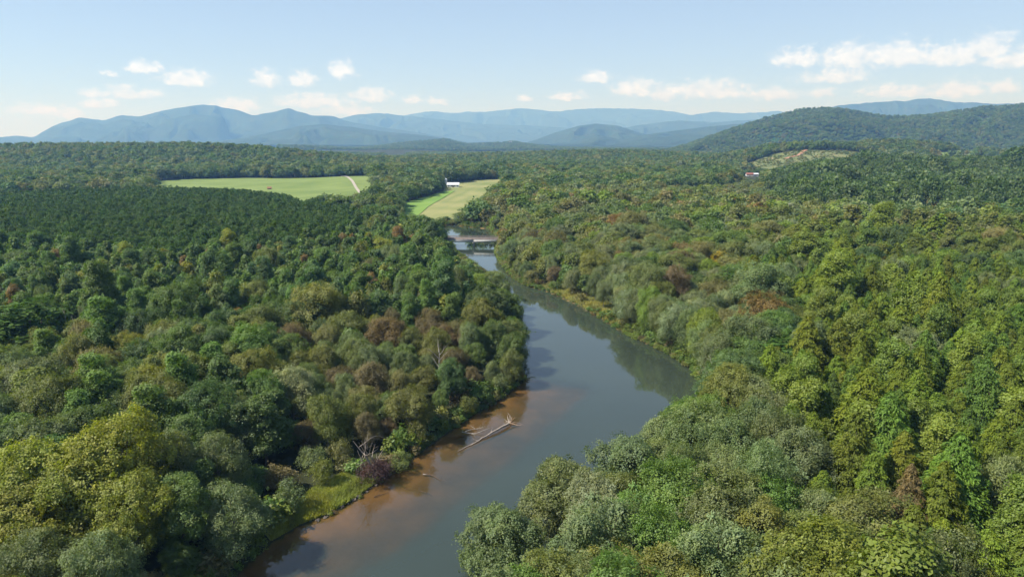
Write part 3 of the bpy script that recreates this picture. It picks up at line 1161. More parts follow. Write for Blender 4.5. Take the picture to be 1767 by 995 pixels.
# regions of the woods, outlined at canopy height: polygon, [(kind, colour, weight)], (R low, R high), (H low, H high)
FAR = 12.0
REG = [
    # pine plantation beyond the mixed woods
    ('plantation', wpoly(13, (-260, 326), (0, 323), (250, 323), (420, 326), (520, 338), (600, 362), (640, 372), (610, 402), (520, 420), (400, 428), (280, 438), (130, 428), (0, 424), (-260, 424)),
     [('pine', 'pine green', 1)], (2.4, 3.2), (13, 17)),
    # brown and olive bushy trees along the log's bank
    ('bank', wpoly(8, (460, 600), (600, 560), (760, 560), (870, 590), (910, 660), (860, 720), (740, 780), (640, 860), (560, 900), (440, 930), (420, 820), (500, 720)),
     [('willow', 'olive', 4), ('willow', 'brown', 3), ('willow', 'grey-green', 2), ('broad', 'deep green', 1), ('willow', 'tan-olive', 2)], (2.8, 4.6), (8, 13)),
    # silvery willows across from the spit
    ('willows', wpoly(10, (900, 400), (1000, 410), (1090, 460), (1200, 470), (1290, 520), (1270, 600), (1230, 650), (1110, 600), (1000, 500), (880, 470), (850, 430)),
     [('willow', 'grey-green', 4), ('willow', 'silvery green', 4), ('broad', 'olive', 2), ('willow', 'tan-olive', 2), ('willow', 'brown', 1), ('broad', 'deep green', 1)], (3.5, 6.0), (9, 15)),
    # tall dark grove on its knoll
    ('grove', wpoly(28, (1325, 285), (1400, 276), (1500, 272), (1600, 278), (1767, 285), (1900, 285), (1900, 318), (1700, 322), (1560, 322), (1440, 324), (1340, 318)),
     [('broad', 'dark green', 7), ('broad', 'deep green', 2), ('poplar', 'dark green', 2)], (5.0, 8.0), (18, 26)),
    # low pale growth in front of the grove
    ('low growth', wpoly(8, (1130, 326), (1300, 322), (1450, 330), (1767, 330), (1950, 330), (1950, 372), (1767, 372), (1480, 362), (1330, 346), (1150, 346)),
     [('broad', 'grey-green', 4), ('broad', 'olive', 3), ('broad', 'tan-olive', 1), ('broad', 'leaf-green', 1), ('broad', 'silvery green', 3)], (3.6, 6.0), (6, 11)),
    # feathery conifers
    ('cypresses', wpoly(16, (1300, 640), (1380, 540), (1290, 470), (1340, 430), (1500, 440), (1640, 440), (1767, 470), (2200, 480), (2600, 1200), (1500, 1200), (1560, 900), (1480, 860), (1380, 760)),
     [('cypress', 'leaf-green', 6), ('cypress', 'fresh green', 3), ('cypress', 'moss green', 3), ('broad', 'grey-green', 0.7), ('cypress', 'deep green', 1.0), ('poplar', 'leaf-green', 3)], (4.0, 6.0), (14, 20)),
    # large grey-green broadleaf trees in front
    ('front', wpoly(16, (700, 1200), (760, 860), (950, 740), (1060, 690), (1200, 640), (1330, 640), (1400, 760), (1500, 860), (1580, 900), (1500, 1200)),
     [('broad', 'grey-green', 4), ('broad', 'fresh green', 2), ('broad', 'olive', 1), ('willow', 'grey-green', 2), ('willow', 'silvery green', 1)], (4.6, 6.6), (14, 18)),
    # upper woods of the conifer side
    ('upper', wpoly(15, (1330, 400), (1450, 370), (1767, 375), (2200, 380), (2200, 450), (1767, 460), (1600, 430), (1450, 440), (1330, 430)),
     [('cypress', 'leaf-green', 3), ('poplar', 'moss green', 4), ('poplar', 'olive', 2), ('poplar', 'leaf-green', 3), ('broad', 'deep green', 1), ('broad', 'tan-olive', 0.8)], (4.2, 6.4), (13, 19)),
    # mid woods of the conifer side
    ('middle', wpoly(14, (840, 330), (1100, 320), (1330, 340), (1480, 360), (1340, 430), (1300, 470), (1100, 470), (1000, 430), (850, 430)),
     [('broad', 'olive', 4), ('broad', 'grey-green', 4), ('broad', 'tan-olive', 3), ('broad', 'deep green', 3), ('willow', 'silvery green', 2), ('broad', 'rust-tinged', 0.3), ('broad', 'leaf-green', 2)], (4.8, 7.6), (12, 18)),
    # green woods between the plantation and the bank
    ('green', wpoly(13, (-300, 420), (0, 420), (300, 432), (520, 415), (700, 380), (790, 440), (860, 500), (780, 540), (560, 540), (300, 560), (0, 580), (-300, 600)),
     [('poplar', 'blue-green', 4), ('poplar', 'deep green', 4), ('poplar', 'fresh green', 3), ('broad', 'olive', 1.2), ('poplar', 'rust-tinged', 0.35), ('poplar', 'yellow-green', 0.5), ('broad', 'deep green', 2), ('willow', 'grey-green', 0.8)], (3.0, 4.4), (11, 17)),
    # mixed woods nearer the camera
    ('mixed', wpoly(14, (-400, 600), (0, 575), (300, 555), (560, 540), (800, 540), (880, 600), (500, 640), (440, 800), (440, 1200), (-400, 1200)),
     [('broad', 'deep green', 4), ('poplar', 'deep green', 2), ('broad', 'olive', 2), ('poplar', 'olive', 1), ('broad', 'grey-green', 3), ('broad', 'dark green', 2), ('poplar', 'fresh green', 2), ('willow', 'tan-olive', 0.6), ('broad', 'yellow-green', 1.2), ('willow', 'grey-green', 1)], (3.8, 5.8), (12, 17)),
]
FAR_MIX = [('broad', 'deep green', 5), ('broad', 'olive', 3), ('broad', 'grey-green', 3), ('broad', 'dark green', 3), ('broad', 'blue-green', 2), ('pine', 'pine green', 2), ('broad', 'tan-olive', 0.5)]

# trees one can single out: x, y of the top in the photograph, height, crown radius, kind, colour
HERO = [
    (175, 728, 21, 7.6, 'broad', 'yellow-green'), (52, 748, 20, 7.2, 'broad', 'yellow-green'), (58, 912, 13, 5.4, 'willow', 'grey-green'), (168, 916, 13, 5.2, 'willow', 'grey-green'),
    (118, 792, 17, 6.6, 'broad', 'yellow-green'), (222, 806, 17, 5.8, 'broad', 'yellow-green'), (15, 835, 16, 6.0, 'broad', 'yellow-green'), (300, 815, 14, 5.0, 'broad', 'deep green'),
    (345, 655, 18, 6.2, 'broad', 'dark green'), (70, 642, 17, 6.4, 'broad', 'olive'), (250, 640, 16, 5.0, 'broad', 'olive'), (395, 840, 12, 5.6, 'willow', 'grey-green'),
    (295, 740, 15, 5.6, 'willow', 'grey-green'), (370, 735, 14, 5.0, 'willow', 'grey-green'), (500, 622, 15, 7.0, 'willow', 'silvery green'), (560, 668, 13, 4.6, 'willow', 'olive'),
    (640, 612, 13, 5.0, 'willow', 'brown'), (705, 655, 12, 5.0, 'willow', 'olive'), (600, 532, 14, 7.0, 'willow', 'olive'), (668, 536, 14, 6.4, 'willow', 'brown'),
    (775, 612, 12, 3.6, 'broad', 'blue-green'), (850, 545, 13, 4.6, 'broad', 'deep green'), (680, 745, 7.5, 4.2, 'willow', 'olive'), (820, 680, 6, 3.2, 'willow', 'fresh green'),
    (885, 622, 5.5, 3.0, 'willow', 'rust-tinged'), (480, 752, 10, 4.2, 'willow', 'brown'), (430, 560, 17, 6.4, 'broad', 'fresh green'), (240, 530, 17, 6.0, 'broad', 'dark green'),
    (525, 396, 15, 6.8, 'broad', 'dark green'), (696, 384, 15, 6.8, 'broad', 'dark green'), (770, 452, 16, 6.6, 'broad', 'olive'), (822, 466, 15, 5.2, 'broad', 'leaf-green'),
    (170, 585, 16, 5.6, 'willow', 'tan-olive'), (20, 590, 15, 5.6, 'broad', 'grey-green'), (575, 462, 14, 6.0, 'broad', 'deep green'), (640, 585, 12, 4.2, 'willow', 'grey-green'),
    (1405, 885, 19, 7.6, 'broad', 'yellow-green'), (1245, 626, 14, 5.6, 'willow', 'silvery green'), (1330, 500, 18, 7.0, 'broad', 'rust-tinged'), (1150, 500, 13, 6.4, 'willow', 'silvery green'),
    (1210, 505, 13, 6.6, 'willow', 'silvery green'), (1085, 492, 12, 5.6, 'willow', 'silvery green'), (1180, 560, 12, 5.6, 'willow', 'grey-green'), (1395, 535, 21, 7.0, 'cypress', 'moss green'),
    (1450, 540, 20, 6.4, 'cypress', 'moss green'), (1500, 625, 22, 7.6, 'cypress', 'leaf-green'), (1575, 790, 17, 4.2, 'cypress', 'brown'), (1660, 735, 21, 6.6, 'cypress', 'fresh green'),
    (1745, 770, 17, 5.6, 'willow', 'grey-green'), (1480, 700, 21, 6.6, 'cypress', 'moss green'), (1600, 560, 20, 6.0, 'cypress', 'fresh green'),
    (1100, 745, 17, 7.0, 'broad', 'grey-green'), (975, 790, 16, 6.4, 'broad', 'grey-green'), (870, 862, 15, 5.8, 'broad', 'grey-green'), (1230, 690, 17, 6.8, 'broad', 'grey-green'),
    (1180, 800, 18, 6.8, 'broad', 'fresh green'), (1050, 860, 17, 6.4, 'broad', 'grey-green'), (1320, 760, 18, 6.0, 'willow', 'grey-green'), (1160, 950, 15, 6.0, 'broad', 'olive'), (960, 950, 15, 6.0, 'broad', 'olive'),
    (1255, 424, 16, 5.6, 'broad', 'golden'), (1521, 432, 14, 4.0, 'broad', 'golden'), (1613, 334, 15, 6.4, 'broad', 'golden'), (1270, 335, 13, 5.0, 'broad', 'red-leaved'),
    (640, 440, 13, 5.6, 'willow', 'tan-olive'), (1320, 306, 17, 11.0, 'broad', 'olive'), (1430, 430, 14, 5.0, 'broad', 'olive'), (1075, 425, 13, 5.0, 'broad', 'rust-tinged'),
    (250, 622, 15, 4.0, 'broad', 'yellow-green'),
]

# open views that the photograph shows: outline there, and how far away the thing seen lies
SEEN = [
    ([(400, 995), (480, 925), (560, 893), (640, 838), (700, 800), (760, 757), (830, 708), (880, 682), (908, 655), (905, 600), (896, 560), (905, 535), (885, 500), (890, 492), (940, 502), (1000, 530),
      (1060, 562), (1140, 605), (1190, 632), (1213, 662), (1195, 680), (1100, 715), (1045, 742), (960, 775), (900, 815), (830, 850), (782, 905), (800, 960), (800, 1000)], 400),
    ([(787, 428), (852, 428), (850, 455), (843, 468), (820, 456), (790, 444)], 520),
    ([(770, 396), (842, 396), (842, 418), (852, 430), (782, 430), (766, 410)], 520),
    ([(270, 320), (275, 313), (430, 309), (585, 312), (640, 314), (636, 328), (600, 338), (560, 334), (525, 345), (490, 334), (430, 326), (330, 322)], 1000),
    ([(700, 366), (702, 349), (740, 340), (770, 332), (766, 312), (795, 316), (830, 312), (868, 310), (850, 321), (830, 342), (812, 348), (790, 368), (760, 374), (730, 372)], 1150),
    ([(1280, 293), (1313, 293), (1313, 309), (1280, 307)], 1268),
    ([(1275, 291), (1300, 281), (1330, 268), (1370, 256), (1480, 260), (1480, 270), (1400, 277), (1360, 285), (1320, 294)], 1560),
    ([(1604, 260), (1724, 260), (1724, 269), (1608, 269)], 1960),
    ([(664, 260), (702, 260), (702, 268), (664, 268)], 4200),
    ([(1598, 336), (1629, 336), (1626, 354), (1601, 354)], 676),
    ([(1234, 426), (1276, 426), (1270, 446), (1240, 446)], 309),
    ([(1506, 434), (1536, 434), (1533, 448), (1509, 448)], 334),
    ([(1262, 338), (1280, 338), (1279, 348), (1263, 348)], 630),
    ([(1296, 308), (1344, 308), (1340, 330), (1300, 330)], 780),
    ([(566, 892), (606, 868), (650, 838), (640, 822), (612, 820), (560, 842), (540, 880)], 135),
    ([(940, 500), (1000, 528), (1060, 558), (1068, 545), (1020, 515), (960, 494)], 300),
]
TREES = dict(x=[], y=[], h=[], r=[], kind=[], col=[], hero=[])


def add_tree(x, y, h, r, kind, col, hero=False):
    for k, v in zip(('x', 'y', 'h', 'r', 'kind', 'col', 'hero'), (x, y, h, r, kind, col, hero)):
        TREES[k].append(v)


for (px, py, h, r_, kind, col) in HERO:
    g = 1.5
    for _ in range(4):
        hx, hy = at(px, py + 6, g + h)
        g = float(terrain(hx, hy))
    add_tree(hx, hy, h, r_, kind, col, True)
# big willows leaning over the outer bend of the river
_edge = np.array([at(*p) for p in [(1222, 690), (1216, 668), (1192, 634), (1146, 606), (1082, 576), (1062, 566)]])
_cum = np.concatenate([[0], np.cumsum(np.hypot(*np.diff(_edge, axis=0).T))])
for k, s_ in enumerate(np.arange(1.0, _cum[-1], 6.0)):
    ex, ey = np.interp(s_, _cum, _edge[:, 0]), np.interp(s_, _cum, _edge[:, 1])
    add_tree(ex + 3.2 + rng.uniform(-.6, .8), ey + 2.4 + rng.uniform(-.6, .8), rng.uniform(13.0, 17.0), rng.uniform(5.0, 6.6), 'willow', ['grey-green', 'silvery green', 'olive', 'grey-green', 'leaf-green'][k % 5], True)
# bushy trees on the point that hides the reach below the bridge
for (px, py, h, r_, col) in [(846, 468, 10, 4.6, 'olive'), (866, 480, 10, 4.6, 'olive'), (880, 494, 10.5, 4.2, 'leaf-green'), (886, 512, 11, 4.4, 'grey-green'), (884, 536, 12, 4.6, 'deep green'),
                             (886, 566, 12, 4.4, 'deep green'), (884, 596, 10, 3.8, 'olive'), (862, 500, 12, 4.8, 'grey-green'), (824, 458, 11, 4.8, 'tan-olive')]:
    hx, hy = at(px, py, h + 1.5)
    add_tree(hx, hy, h, r_, 'willow', col, True)
N_BEND = len(TREES['x'])
HX, HY, HR = (np.array(TREES[k]) for k in 'xyr')


def jitter_grid(r0, r1, step, half=46.0):
    xs = np.arange(-r1, r1, step)
    ys = np.arange(0, r1, step)
    X, Y = np.meshgrid(xs, ys)
    X[1::2] += step / 2
    X = X + rng.uniform(-.36, .36, X.shape) * step
    Y = Y + rng.uniform(-.36, .36, Y.shape) * step
    x, y = X.ravel(), Y.ravel()
    rr = np.hypot(x, y)
    a = np.degrees(np.arctan2(x, y))
    lim = half + 900 / np.maximum(rr, 20)
    ok = (rr > r0) & (rr <= r1) & (np.abs(a) < lim)
    return x[ok], y[ok]


def scatter(r0, r1, step):
    x, y = jitter_grid(r0, r1, step)
    d = bank_d(x, y)
    ok = d > 1.0
    for f in FIELDS:
        ok &= ~inside(f, x, y)
    for i in range(len(HX)):
        ok &= np.hypot(x - HX[i], y - HY[i]) > HR[i] * 0.72
    return x[ok], y[ok], d[ok]


def plant(x, y, d):
    n = len(x)
    reg = np.full(n, -1)
    for i, R_ in list(enumerate(REG))[::-1]:
        reg[inside(R_[1], x, y)] = i
    patch = fbm(x / 45 + 9, y / 45 + 4, 3)
    for i in range(n):
        if reg[i] >= 0:
            _, _, mix, rr, hh = REG[reg[i]]
        else:
            mix, rr, hh = FAR_MIX, (4.8, 7.8), (12, 18)
        w = np.array([m_[2] for m_ in mix]) * np.exp(2.2 * np.sin(np.arange(len(mix)) * 1.9 + patch[i] * 34.0))
        k = rng.choice(len(mix), p=w / w.sum())
        s = rng.random()
        h = (hh[0] + (hh[1] - hh[0]) * (0.65 * s + 0.35 * rng.random())) * rng.uniform(0.82, 1.12)
        r_ = rr[0] + (rr[1] - rr[0]) * (0.65 * s + 0.35 * rng.random())
        if d[i] < 14 and reg[i] >= 0 and REG[reg[i]][0] not in ('front', 'plantation', 'cypresses'):
            f = (0.72 if REG[reg[i]][0] == 'willows' else 0.42)
            f = f + (1 - f) * d[i] / 14
            h, r_ = h * f, r_ * max(f, 0.6)
        elif (reg[i] < 0 or REG[reg[i]][0] != 'plantation') and rng.random() < 0.16:
            g_ = rng.uniform(1.2, 1.7 if math.hypot(x[i], y[i]) > 220 else 1.3)
            h, r_ = h * (1 + (g_ - 1) * .5), r_ * g_
        if reg[i] >= 0 and REG[reg[i]][0] == 'plantation' and rng.random() < 0.02:
            mix = [('broad', 'deep green', 1)]
            k = 0
        add_tree(x[i], y[i], h, r_, mix[k][0], mix[k][1])


def in_reg(nm, x, y):
    first = np.full(len(x), -1)
    for i, R_ in list(enumerate(REG))[::-1]:
        first[inside(R_[1], x, y)] = i
    return np.array([i >= 0 and REG[i][0] == nm for i in first])


x_, y_, d_ = scatter(52, 330, 7.1)
pl = ~in_reg('green', x_, y_)
plant(x_[pl], y_[pl], d_[pl])
# the plantation stands closer
x_, y_, d_ = scatter(330, 800, 4.3)
pl = inside(REG[0][1], x_, y_)
# so do the narrow trees in front of it
xg, yg, dg = scatter(120, 900, 5.9)
pg = in_reg('green', xg, yg)
plant(xg[pg], yg[pg], dg[pg])
plant(x_[pl], y_[pl], d_[pl])
x_, y_, d_ = scatter(330, 1350, 9.2)
pl = ~inside(REG[0][1], x_, y_) & ~in_reg('green', x_, y_)
plant(x_[pl], y_[pl], d_[pl])

T = {k: np.array(v) for k, v in TREES.items()}
T['z'] = terrain(T['x'], T['y'])
T['s'] = np.ones(len(T['x']))
dist = np.hypot(T['x'], T['y'])


def clear_views():
    """shrink or leave out what would stand in front of the open views"""
    keep = np.ones(len(T['x']), bool)
    ang = np.arange(8) / 8 * 2 * PI
    for poly, far in SEEN:
        todo = keep & (dist < far)
        for s in (1.0, 0.82, 0.66, 0.52, 0.4, 0.3):
            idx = np.where(todo)[0]
            if not len(idx):
                break
            f = T['s'][idx]
            h, r_ = T['h'][idx] * f, T['r'][idx] * f
            hit = np.zeros(len(idx), bool)
            for zz, q in ((0.97, 0.25), (0.78, 0.85), (0.5, 1.0), (0.25, 0.75)):
                u, v, dep = seen_at(T['x'][idx], T['y'][idx], T['z'][idx] + h * zz)
                rp = r_ * q / dep * FPX
                for a in ang:
                    hit |= inside(poly, u + rp * math.cos(a), v - rp * 0.4 * math.sin(a))
            bad = idx[hit]
            todo[:] = False
            todo[bad] = True
            T['s'][bad] *= 0.8
            if s == 0.3:
                keep[bad] = False
    keep &= T['s'] > 0.2
    T['s'][len(HERO):N_BEND] = 1.0
    keep[len(HERO):N_BEND] = True
    return keep


keep = clear_views()
# only low growth on the sunny side of the open grassy bank
ga = np.array(at(590, 855))
near_g = (np.hypot(T['x'] - ga[0] + 7, T['y'] - ga[1]) < 13)
T['s'][near_g] = np.minimum(T['s'][near_g], 5.0 / T['h'][near_g])
for k in list(T):
    T[k] = T[k][keep]
T['h'] *= T['s']
T['r'] *= np.sqrt(T['s'])
dist = np.hypot(T['x'], T['y'])
small = (T['h'] < 5.2) & (T['kind'] != 'pine')
T['kind'][small] = 'shrub'
u_, v_, dep_ = seen_at(T['x'], T['y'], T['z'] + T['h'] * 0.8)
rp_ = T['r'] / dep_ * FPX
inview = (u_ > -rp_ * 0.8) & (u_ < 1767 + rp_ * 0.8) & (v_ < 995 + rp_ * 0.9)
size_ = T['r'] / dep_ * np.where(inview, 1, 0)


def tint_of(col, rs):
    c = np.array(TINT[col]) * 1.09
    j = rs.uniform(-1, 1, 3)
    return c * (1 + 0.16 * j[0]) * np.array([1 + 0.10 * j[1], 1.0, 1 + 0.15 * j[2]])


ORD = ['first', 'second', 'third', 'fourth', 'fifth', 'sixth', 'seventh', 'eighth', 'ninth', 'tenth', 'eleventh', 'twelfth', 'thirteenth', 'fourteenth', 'fifteenth', 'sixteenth',
       'seventeenth', 'eighteenth', 'nineteenth', 'twentieth']


def ordinal(n):
    if n < 20:
        return ORD[n]
    tens = ['twenty', 'thirty', 'forty', 'fifty', 'sixty', 'seventy', 'eighty', 'ninety']
    if (n + 1) % 10 == 0:
        return ['twentieth', 'thirtieth', 'fortieth', 'fiftieth', 'sixtieth', 'seventieth', 'eightieth', 'ninetieth'][(n + 1) // 10 - 2]
    return tens[(n + 1) // 10 - 2] + '-' + ORD[(n + 1) % 10 - 1]


KNAME = {'poplar': ('tall_tree', 'tall tree', 'narrow-crowned'), 'broad': ('broadleaf_tree', 'tree', 'round-crowned'), 'willow': ('willow_tree', 'willow', 'bushy'), 'cypress': ('conifer_tree', 'conifer', 'feathery'),
         'shrub': ('shrub', 'shrub', 'low'), 'pine': ('pine_tree', 'pine', 'slender')}
single = np.zeros(len(T['x']), bool)
for kind, cap in (('broad', 290), ('poplar', 280), ('willow', 260), ('cypress', 260), ('shrub', 120), ('pine', 260)):
    idx = np.where((T['kind'] == kind) & inview & (dist < (900 if kind == 'pine' else 420)))[0]
    idx = idx[np.argsort(-size_[idx])][:cap]
    single[idx] = True
single |= T['hero']
# whatever stands close to the camera is built leaf by leaf, at the picture's edges too
single |= (dist < 190) & (u_ > -2.5 * rp_) & (u_ < 1767 + 2.5 * rp_) & (seen_at(T['x'], T['y'], T['z'] + T['h'] * 1.1)[1] < 1060)

def river_side(x, y):
    """True on the bank of the fallen log"""
    yy = np.array([p[1] for p in LEFT_BANK])
    xx = np.array([p[0] for p in LEFT_BANK])
    o = np.argsort(yy)
    return x < np.interp(y, yy[o], xx[o]) + 8


log_side = river_side(T['x'], T['y'])
edge = bank_d(T['x'], T['y'])
PINE_ROW = int((dist[single & (T['kind'] == 'pine')].min() - 52) // 12)
counts = {}
order = np.argsort(edge)
lab = {}
for i in order:
    if not single[i]:
        continue
    row = int((dist[i] - 52) // 12)
    key = (T['kind'][i], '' if T['kind'][i] == 'pine' else T['col'][i], row, True if T['kind'][i] == 'pine' else bool(log_side[i]))
    n = counts.get(key, 0)
    counts[key] = n + 1
    kn = KNAME[T['kind'][i]]
    bank = "on the log's bank" if log_side[i] else 'opposite the log'
    if T['kind'][i] == 'pine':
        lab[i] = f"{ordinal(n)} dark pine from the river in the plantation's {ordinal(row - PINE_ROW)} row"
    else:
        lab[i] = f"{T['col'][i]} {kn[2]} {kn[1]}, {ordinal(n)} from the river, {ordinal(row)} row {bank}".replace('narrow-crowned tall tree', 'narrow-crowned tree')

rs = np.random.default_rng(99)
for i in np.where(single)[0]:
    kind = T['kind'][i]
    lst = NEAR[kind]
    cm, tm, H0, R0 = lst[rs.integers(len(lst))]
    kn = KNAME[kind]
    e = empty(kn[0], (T['x'][i], T['y'][i], T['z'][i] - 0.05), rs.uniform(0, 2 * PI))
    f = T['r'][i] / R0
    e.scale = (f * rs.uniform(.92, 1.08), f * rs.uniform(.92, 1.08), T['h'][i] / H0)
    tag(e, lab[i], kn[1], {'tree': 'broadleaf trees of the river woods', 'willow': 'bushy willows along the river', 'tall tree': 'narrow tall trees of the river woods', 'conifer': 'feathery conifers opposite the log',
                           'shrub': 'low shrubs at the water', 'pine': 'pines of the plantation'}[kn[1]])
    t = link('trunk', tm, e)
    c = link('crown', cm, e)
    c['tint'] = [float(q) for q in tint_of(T['col'][i], rs)]


# ------------------------------------------------------------------ woods beyond the trees one can pick out
def gn_instances(name, label, items, kinds, category='woods'):
    """items: arrays x y z r h kindname tint; every kind of kinds offers its meshes"""
    coll = bpy.data.collections.new(name + '_source')
    base, k = {}, 0
    for kd in kinds:
        base[kd] = (k, len(LOD[kd][0]))
        for me in LOD[kd][0]:
            coll.objects.link(bpy.data.objects.new(f'{name}_source_{k:03d}', me))
            k += 1
    x, y, z, r_, h, kn, tint = items
    n = len(x)
    me = bpy.data.meshes.new(name)
    me.vertices.add(n)
    me.vertices.foreach_set('co', np.stack([x, y, z], -1).astype(np.float32).ravel())
    r0 = np.array([LOD[q][2] for q in kn])
    h0 = np.array([LOD[q][1] for q in kn])
    s = (r_ / r0)
    sc = np.stack([s * rng.uniform(.9, 1.1, n), s * rng.uniform(.9, 1.1, n), h / h0], -1)
    ix = np.array([base[q][0] + rng.integers(base[q][1]) for q in kn], dtype=np.int32)
    a = me.attributes.new('tint', 'FLOAT_VECTOR', 'POINT')
    a.data.foreach_set('vector', np.asarray(tint, dtype=np.float32).ravel())
    a = me.attributes.new('size', 'FLOAT_VECTOR', 'POINT')
    a.data.foreach_set('vector', sc.astype(np.float32).ravel())
    a = me.attributes.new('turn', 'FLOAT_VECTOR', 'POINT')
    tv = np.zeros((n, 3), np.float32)
    tv[:, 2] = rng.uniform(0, 2 * PI, n)
    tv[:, :2] = rng.normal(0, 0.04, (n, 2))
    a.data.foreach_set('vector', tv.ravel())
    a = me.attributes.new('pick', 'INT', 'POINT')
    a.data.foreach_set('value', ix)
    me.update()
    o = link(name, me)
    tag(o, label, category, kind='stuff')
    ng = bpy.data.node_groups.new(name, 'GeometryNodeTree')
    ng.interface.new_socket('Geometry', in_out='INPUT', socket_type='NodeSocketGeometry')
    ng.interface.new_socket('Geometry', in_out='OUTPUT', socket_type='NodeSocketGeometry')
    N, L = ng.nodes, ng.links
    gi, go = N.new('NodeGroupInput'), N.new('NodeGroupOutput')
    ip = N.new('GeometryNodeInstanceOnPoints')
    ci = N.new('GeometryNodeCollectionInfo')
    ci.inputs['Collection'].default_value = coll
    ci.inputs['Separate Children'].default_value = True
    ci.inputs['Reset Children'].default_value = True
    ip.inputs['Pick Instance'].default_value = True

    def attr(nm, ty):
        q = N.new('GeometryNodeInputNamedAttribute')
        q.data_type = ty
        q.inputs['Name'].default_value = nm
        return q.outputs['Attribute']
    L.new(gi.outputs[0], ip.inputs['Points'])
    L.new(ci.outputs[0], ip.inputs['Instance'])
    L.new(attr('pick', 'INT'), ip.inputs['Instance Index'])
    L.new(attr('turn', 'FLOAT_VECTOR'), ip.inputs['Rotation'])
    L.new(attr('size', 'FLOAT_VECTOR'), ip.inputs['Scale'])
    L.new(ip.outputs[0], go.inputs[0])
    o.modifiers.new('trees', 'NODES').node_group = ng
    return o


def lod_name(kind, d):
    if kind == 'pine':
        return 'pine_mid' if d < 620 else 'pine_far'
    if d > 520:
        return 'broad_far'
    return {'broad': 'broad_mid', 'poplar': 'poplar_mid', 'willow': 'willow_mid', 'cypress': 'cypress_mid', 'shrub': 'shrub_mid'}[kind]


rest = np.where(~single)[0]
items = lambda ix: (T['x'][ix], T['y'][ix], T['z'][ix] - 0.1, T['r'][ix], T['h'][ix], np.array([lod_name(T['kind'][i], dist[i]) for i in ix]), np.array([tint_of(T['col'][i], rs) for i in ix]))
pine_ix = rest[T['kind'][rest] == 'pine']
gn_instances('pine_plantation', 'dense dark pine plantation in front of the green pasture', items(pine_ix), ['pine_mid', 'pine_far'])
log_ix = rest[(T['kind'][rest] != 'pine') & log_side[rest]]
opp_ix = rest[(T['kind'][rest] != 'pine') & ~log_side[rest]]
ALLK = ['broad_mid', 'poplar_mid', 'willow_mid', 'cypress_mid', 'shrub_mid', 'broad_far']
gn_instances('mixed_woods', "mixed broadleaf woods stretching back from the fallen log's bank", items(log_ix), ALLK)
gn_instances('river_woods', 'olive and green woods stretching back from the bank opposite the log', items(opp_ix), ALLK)

# far woods of the valley
x_, y_ = jitter_grid(1350, 3300, 12.5, 40)
ok = np.ones(len(x_), bool)
for f in FIELDS:
    ok &= ~inside(f, x_, y_)
x_, y_ = x_[ok], y_[ok]
z_ = terrain(x_, y_)
n_ = len(x_)
h_ = rng.uniform(11, 18, n_)
r__ = rng.uniform(6.0, 9.0, n_)
for poly, far in [q_ for q_ in SEEN if q_[1] > 1500]:
    u, v, dep = seen_at(x_, y_, z_ + h_)
    bad = inside(poly, u, v) & (np.hypot(x_, y_) < far)
    h_[bad] *= 0.3
cols = ['deep green', 'dark green', 'olive', 'blue-green', 'grey-green', 'tan-olive']
pt = fbm(x_ / 160, y_ / 160, 3)
cc = []
for i in range(n_):
    w = np.array([5, 4, 2.2, 2.5, 2.5, 0.3]) * np.exp(1.5 * np.sin(np.arange(6) * 2.1 + pt[i] * 30))
    cc.append(cols[rng.choice(6, p=w / w.sum())])
gn_instances('valley_woods', 'distant woods covering the valley floor below the mountains', (x_, y_, z_ - 0.5, r__, h_, np.array(['broad_dist'] * n_), np.array([tint_of(c, rs) for c in cc])), ['broad_dist'])

# trees of the wooded hill and knolls
def hill_woods(name, label, rd, step, vlo):
    u0, u1 = max(rd.u[0], -60), min(rd.u[-1], 1840)
    du = step / (rd.d / FPX)
    dv = step / (rd.d * rd.w)
    U, V = np.meshgrid(np.arange(u0, u1, du), np.arange(vlo, 0.06, dv))
    U = (U + rng.uniform(-.45, .45, U.shape) * du).ravel()
    V = (V + rng.uniform(-.45, .45, V.shape) * dv).ravel()
    if rd is R_NEAR:
        ok_ = ~((U > 661) & (U < 703) & (V > CLAY_V[0] - 0.05) & (V < CLAY_V[1]))
        U, V = U[ok_], V[ok_]
    X, Y, Z = rd.xyz(U, V)
    n = len(X)
    ptc = fbm(X / 110 + 2, Y / 110, 3)
    cs = ['deep green', 'dark green', 'olive', 'grey-green', 'fresh green']
    tl = []
    for i in range(n):
        w = np.array([5, 5, 2.0, 1.5, 1.2]) * np.exp(1.3 * np.sin(np.arange(5) * 2.1 + ptc[i] * 28))
        tl.append(tint_of(cs[rng.choice(5, p=w / w.sum())], rs))
    gn_instances(name, label, (X, Y, Z - 1, rng.uniform(5.5, 8.5, n), rng.uniform(10, 16, n), np.array(['broad_dist'] * n), np.array(tl)), ['broad_dist'])


hill_woods('hillside_woods', 'woods clothing the dark twin-humped hill', R_RIGHT, 15.0, -0.92)
hill_woods('knoll_woods', 'woods clothing the low knolls before the blue ranges', R_NEAR, 20.0, -0.97)


# ------------------------------------------------------------------ bank undergrowth and grass
GRASS_A = W((455, 925), (505, 885), (540, 855), (596, 826), (640, 828), (652, 834), (606, 867), (566, 889), (520, 906), (470, 936))
GRASS_B = W((930, 496), (962, 489), (1030, 515), (1078, 545), (1082, 577), (1042, 554), (992, 524), (942, 502))
GRASS_C = W((690, 800), (720, 772), (790, 725), (835, 698), (843, 701), (800, 729), (748, 765), (700, 802))


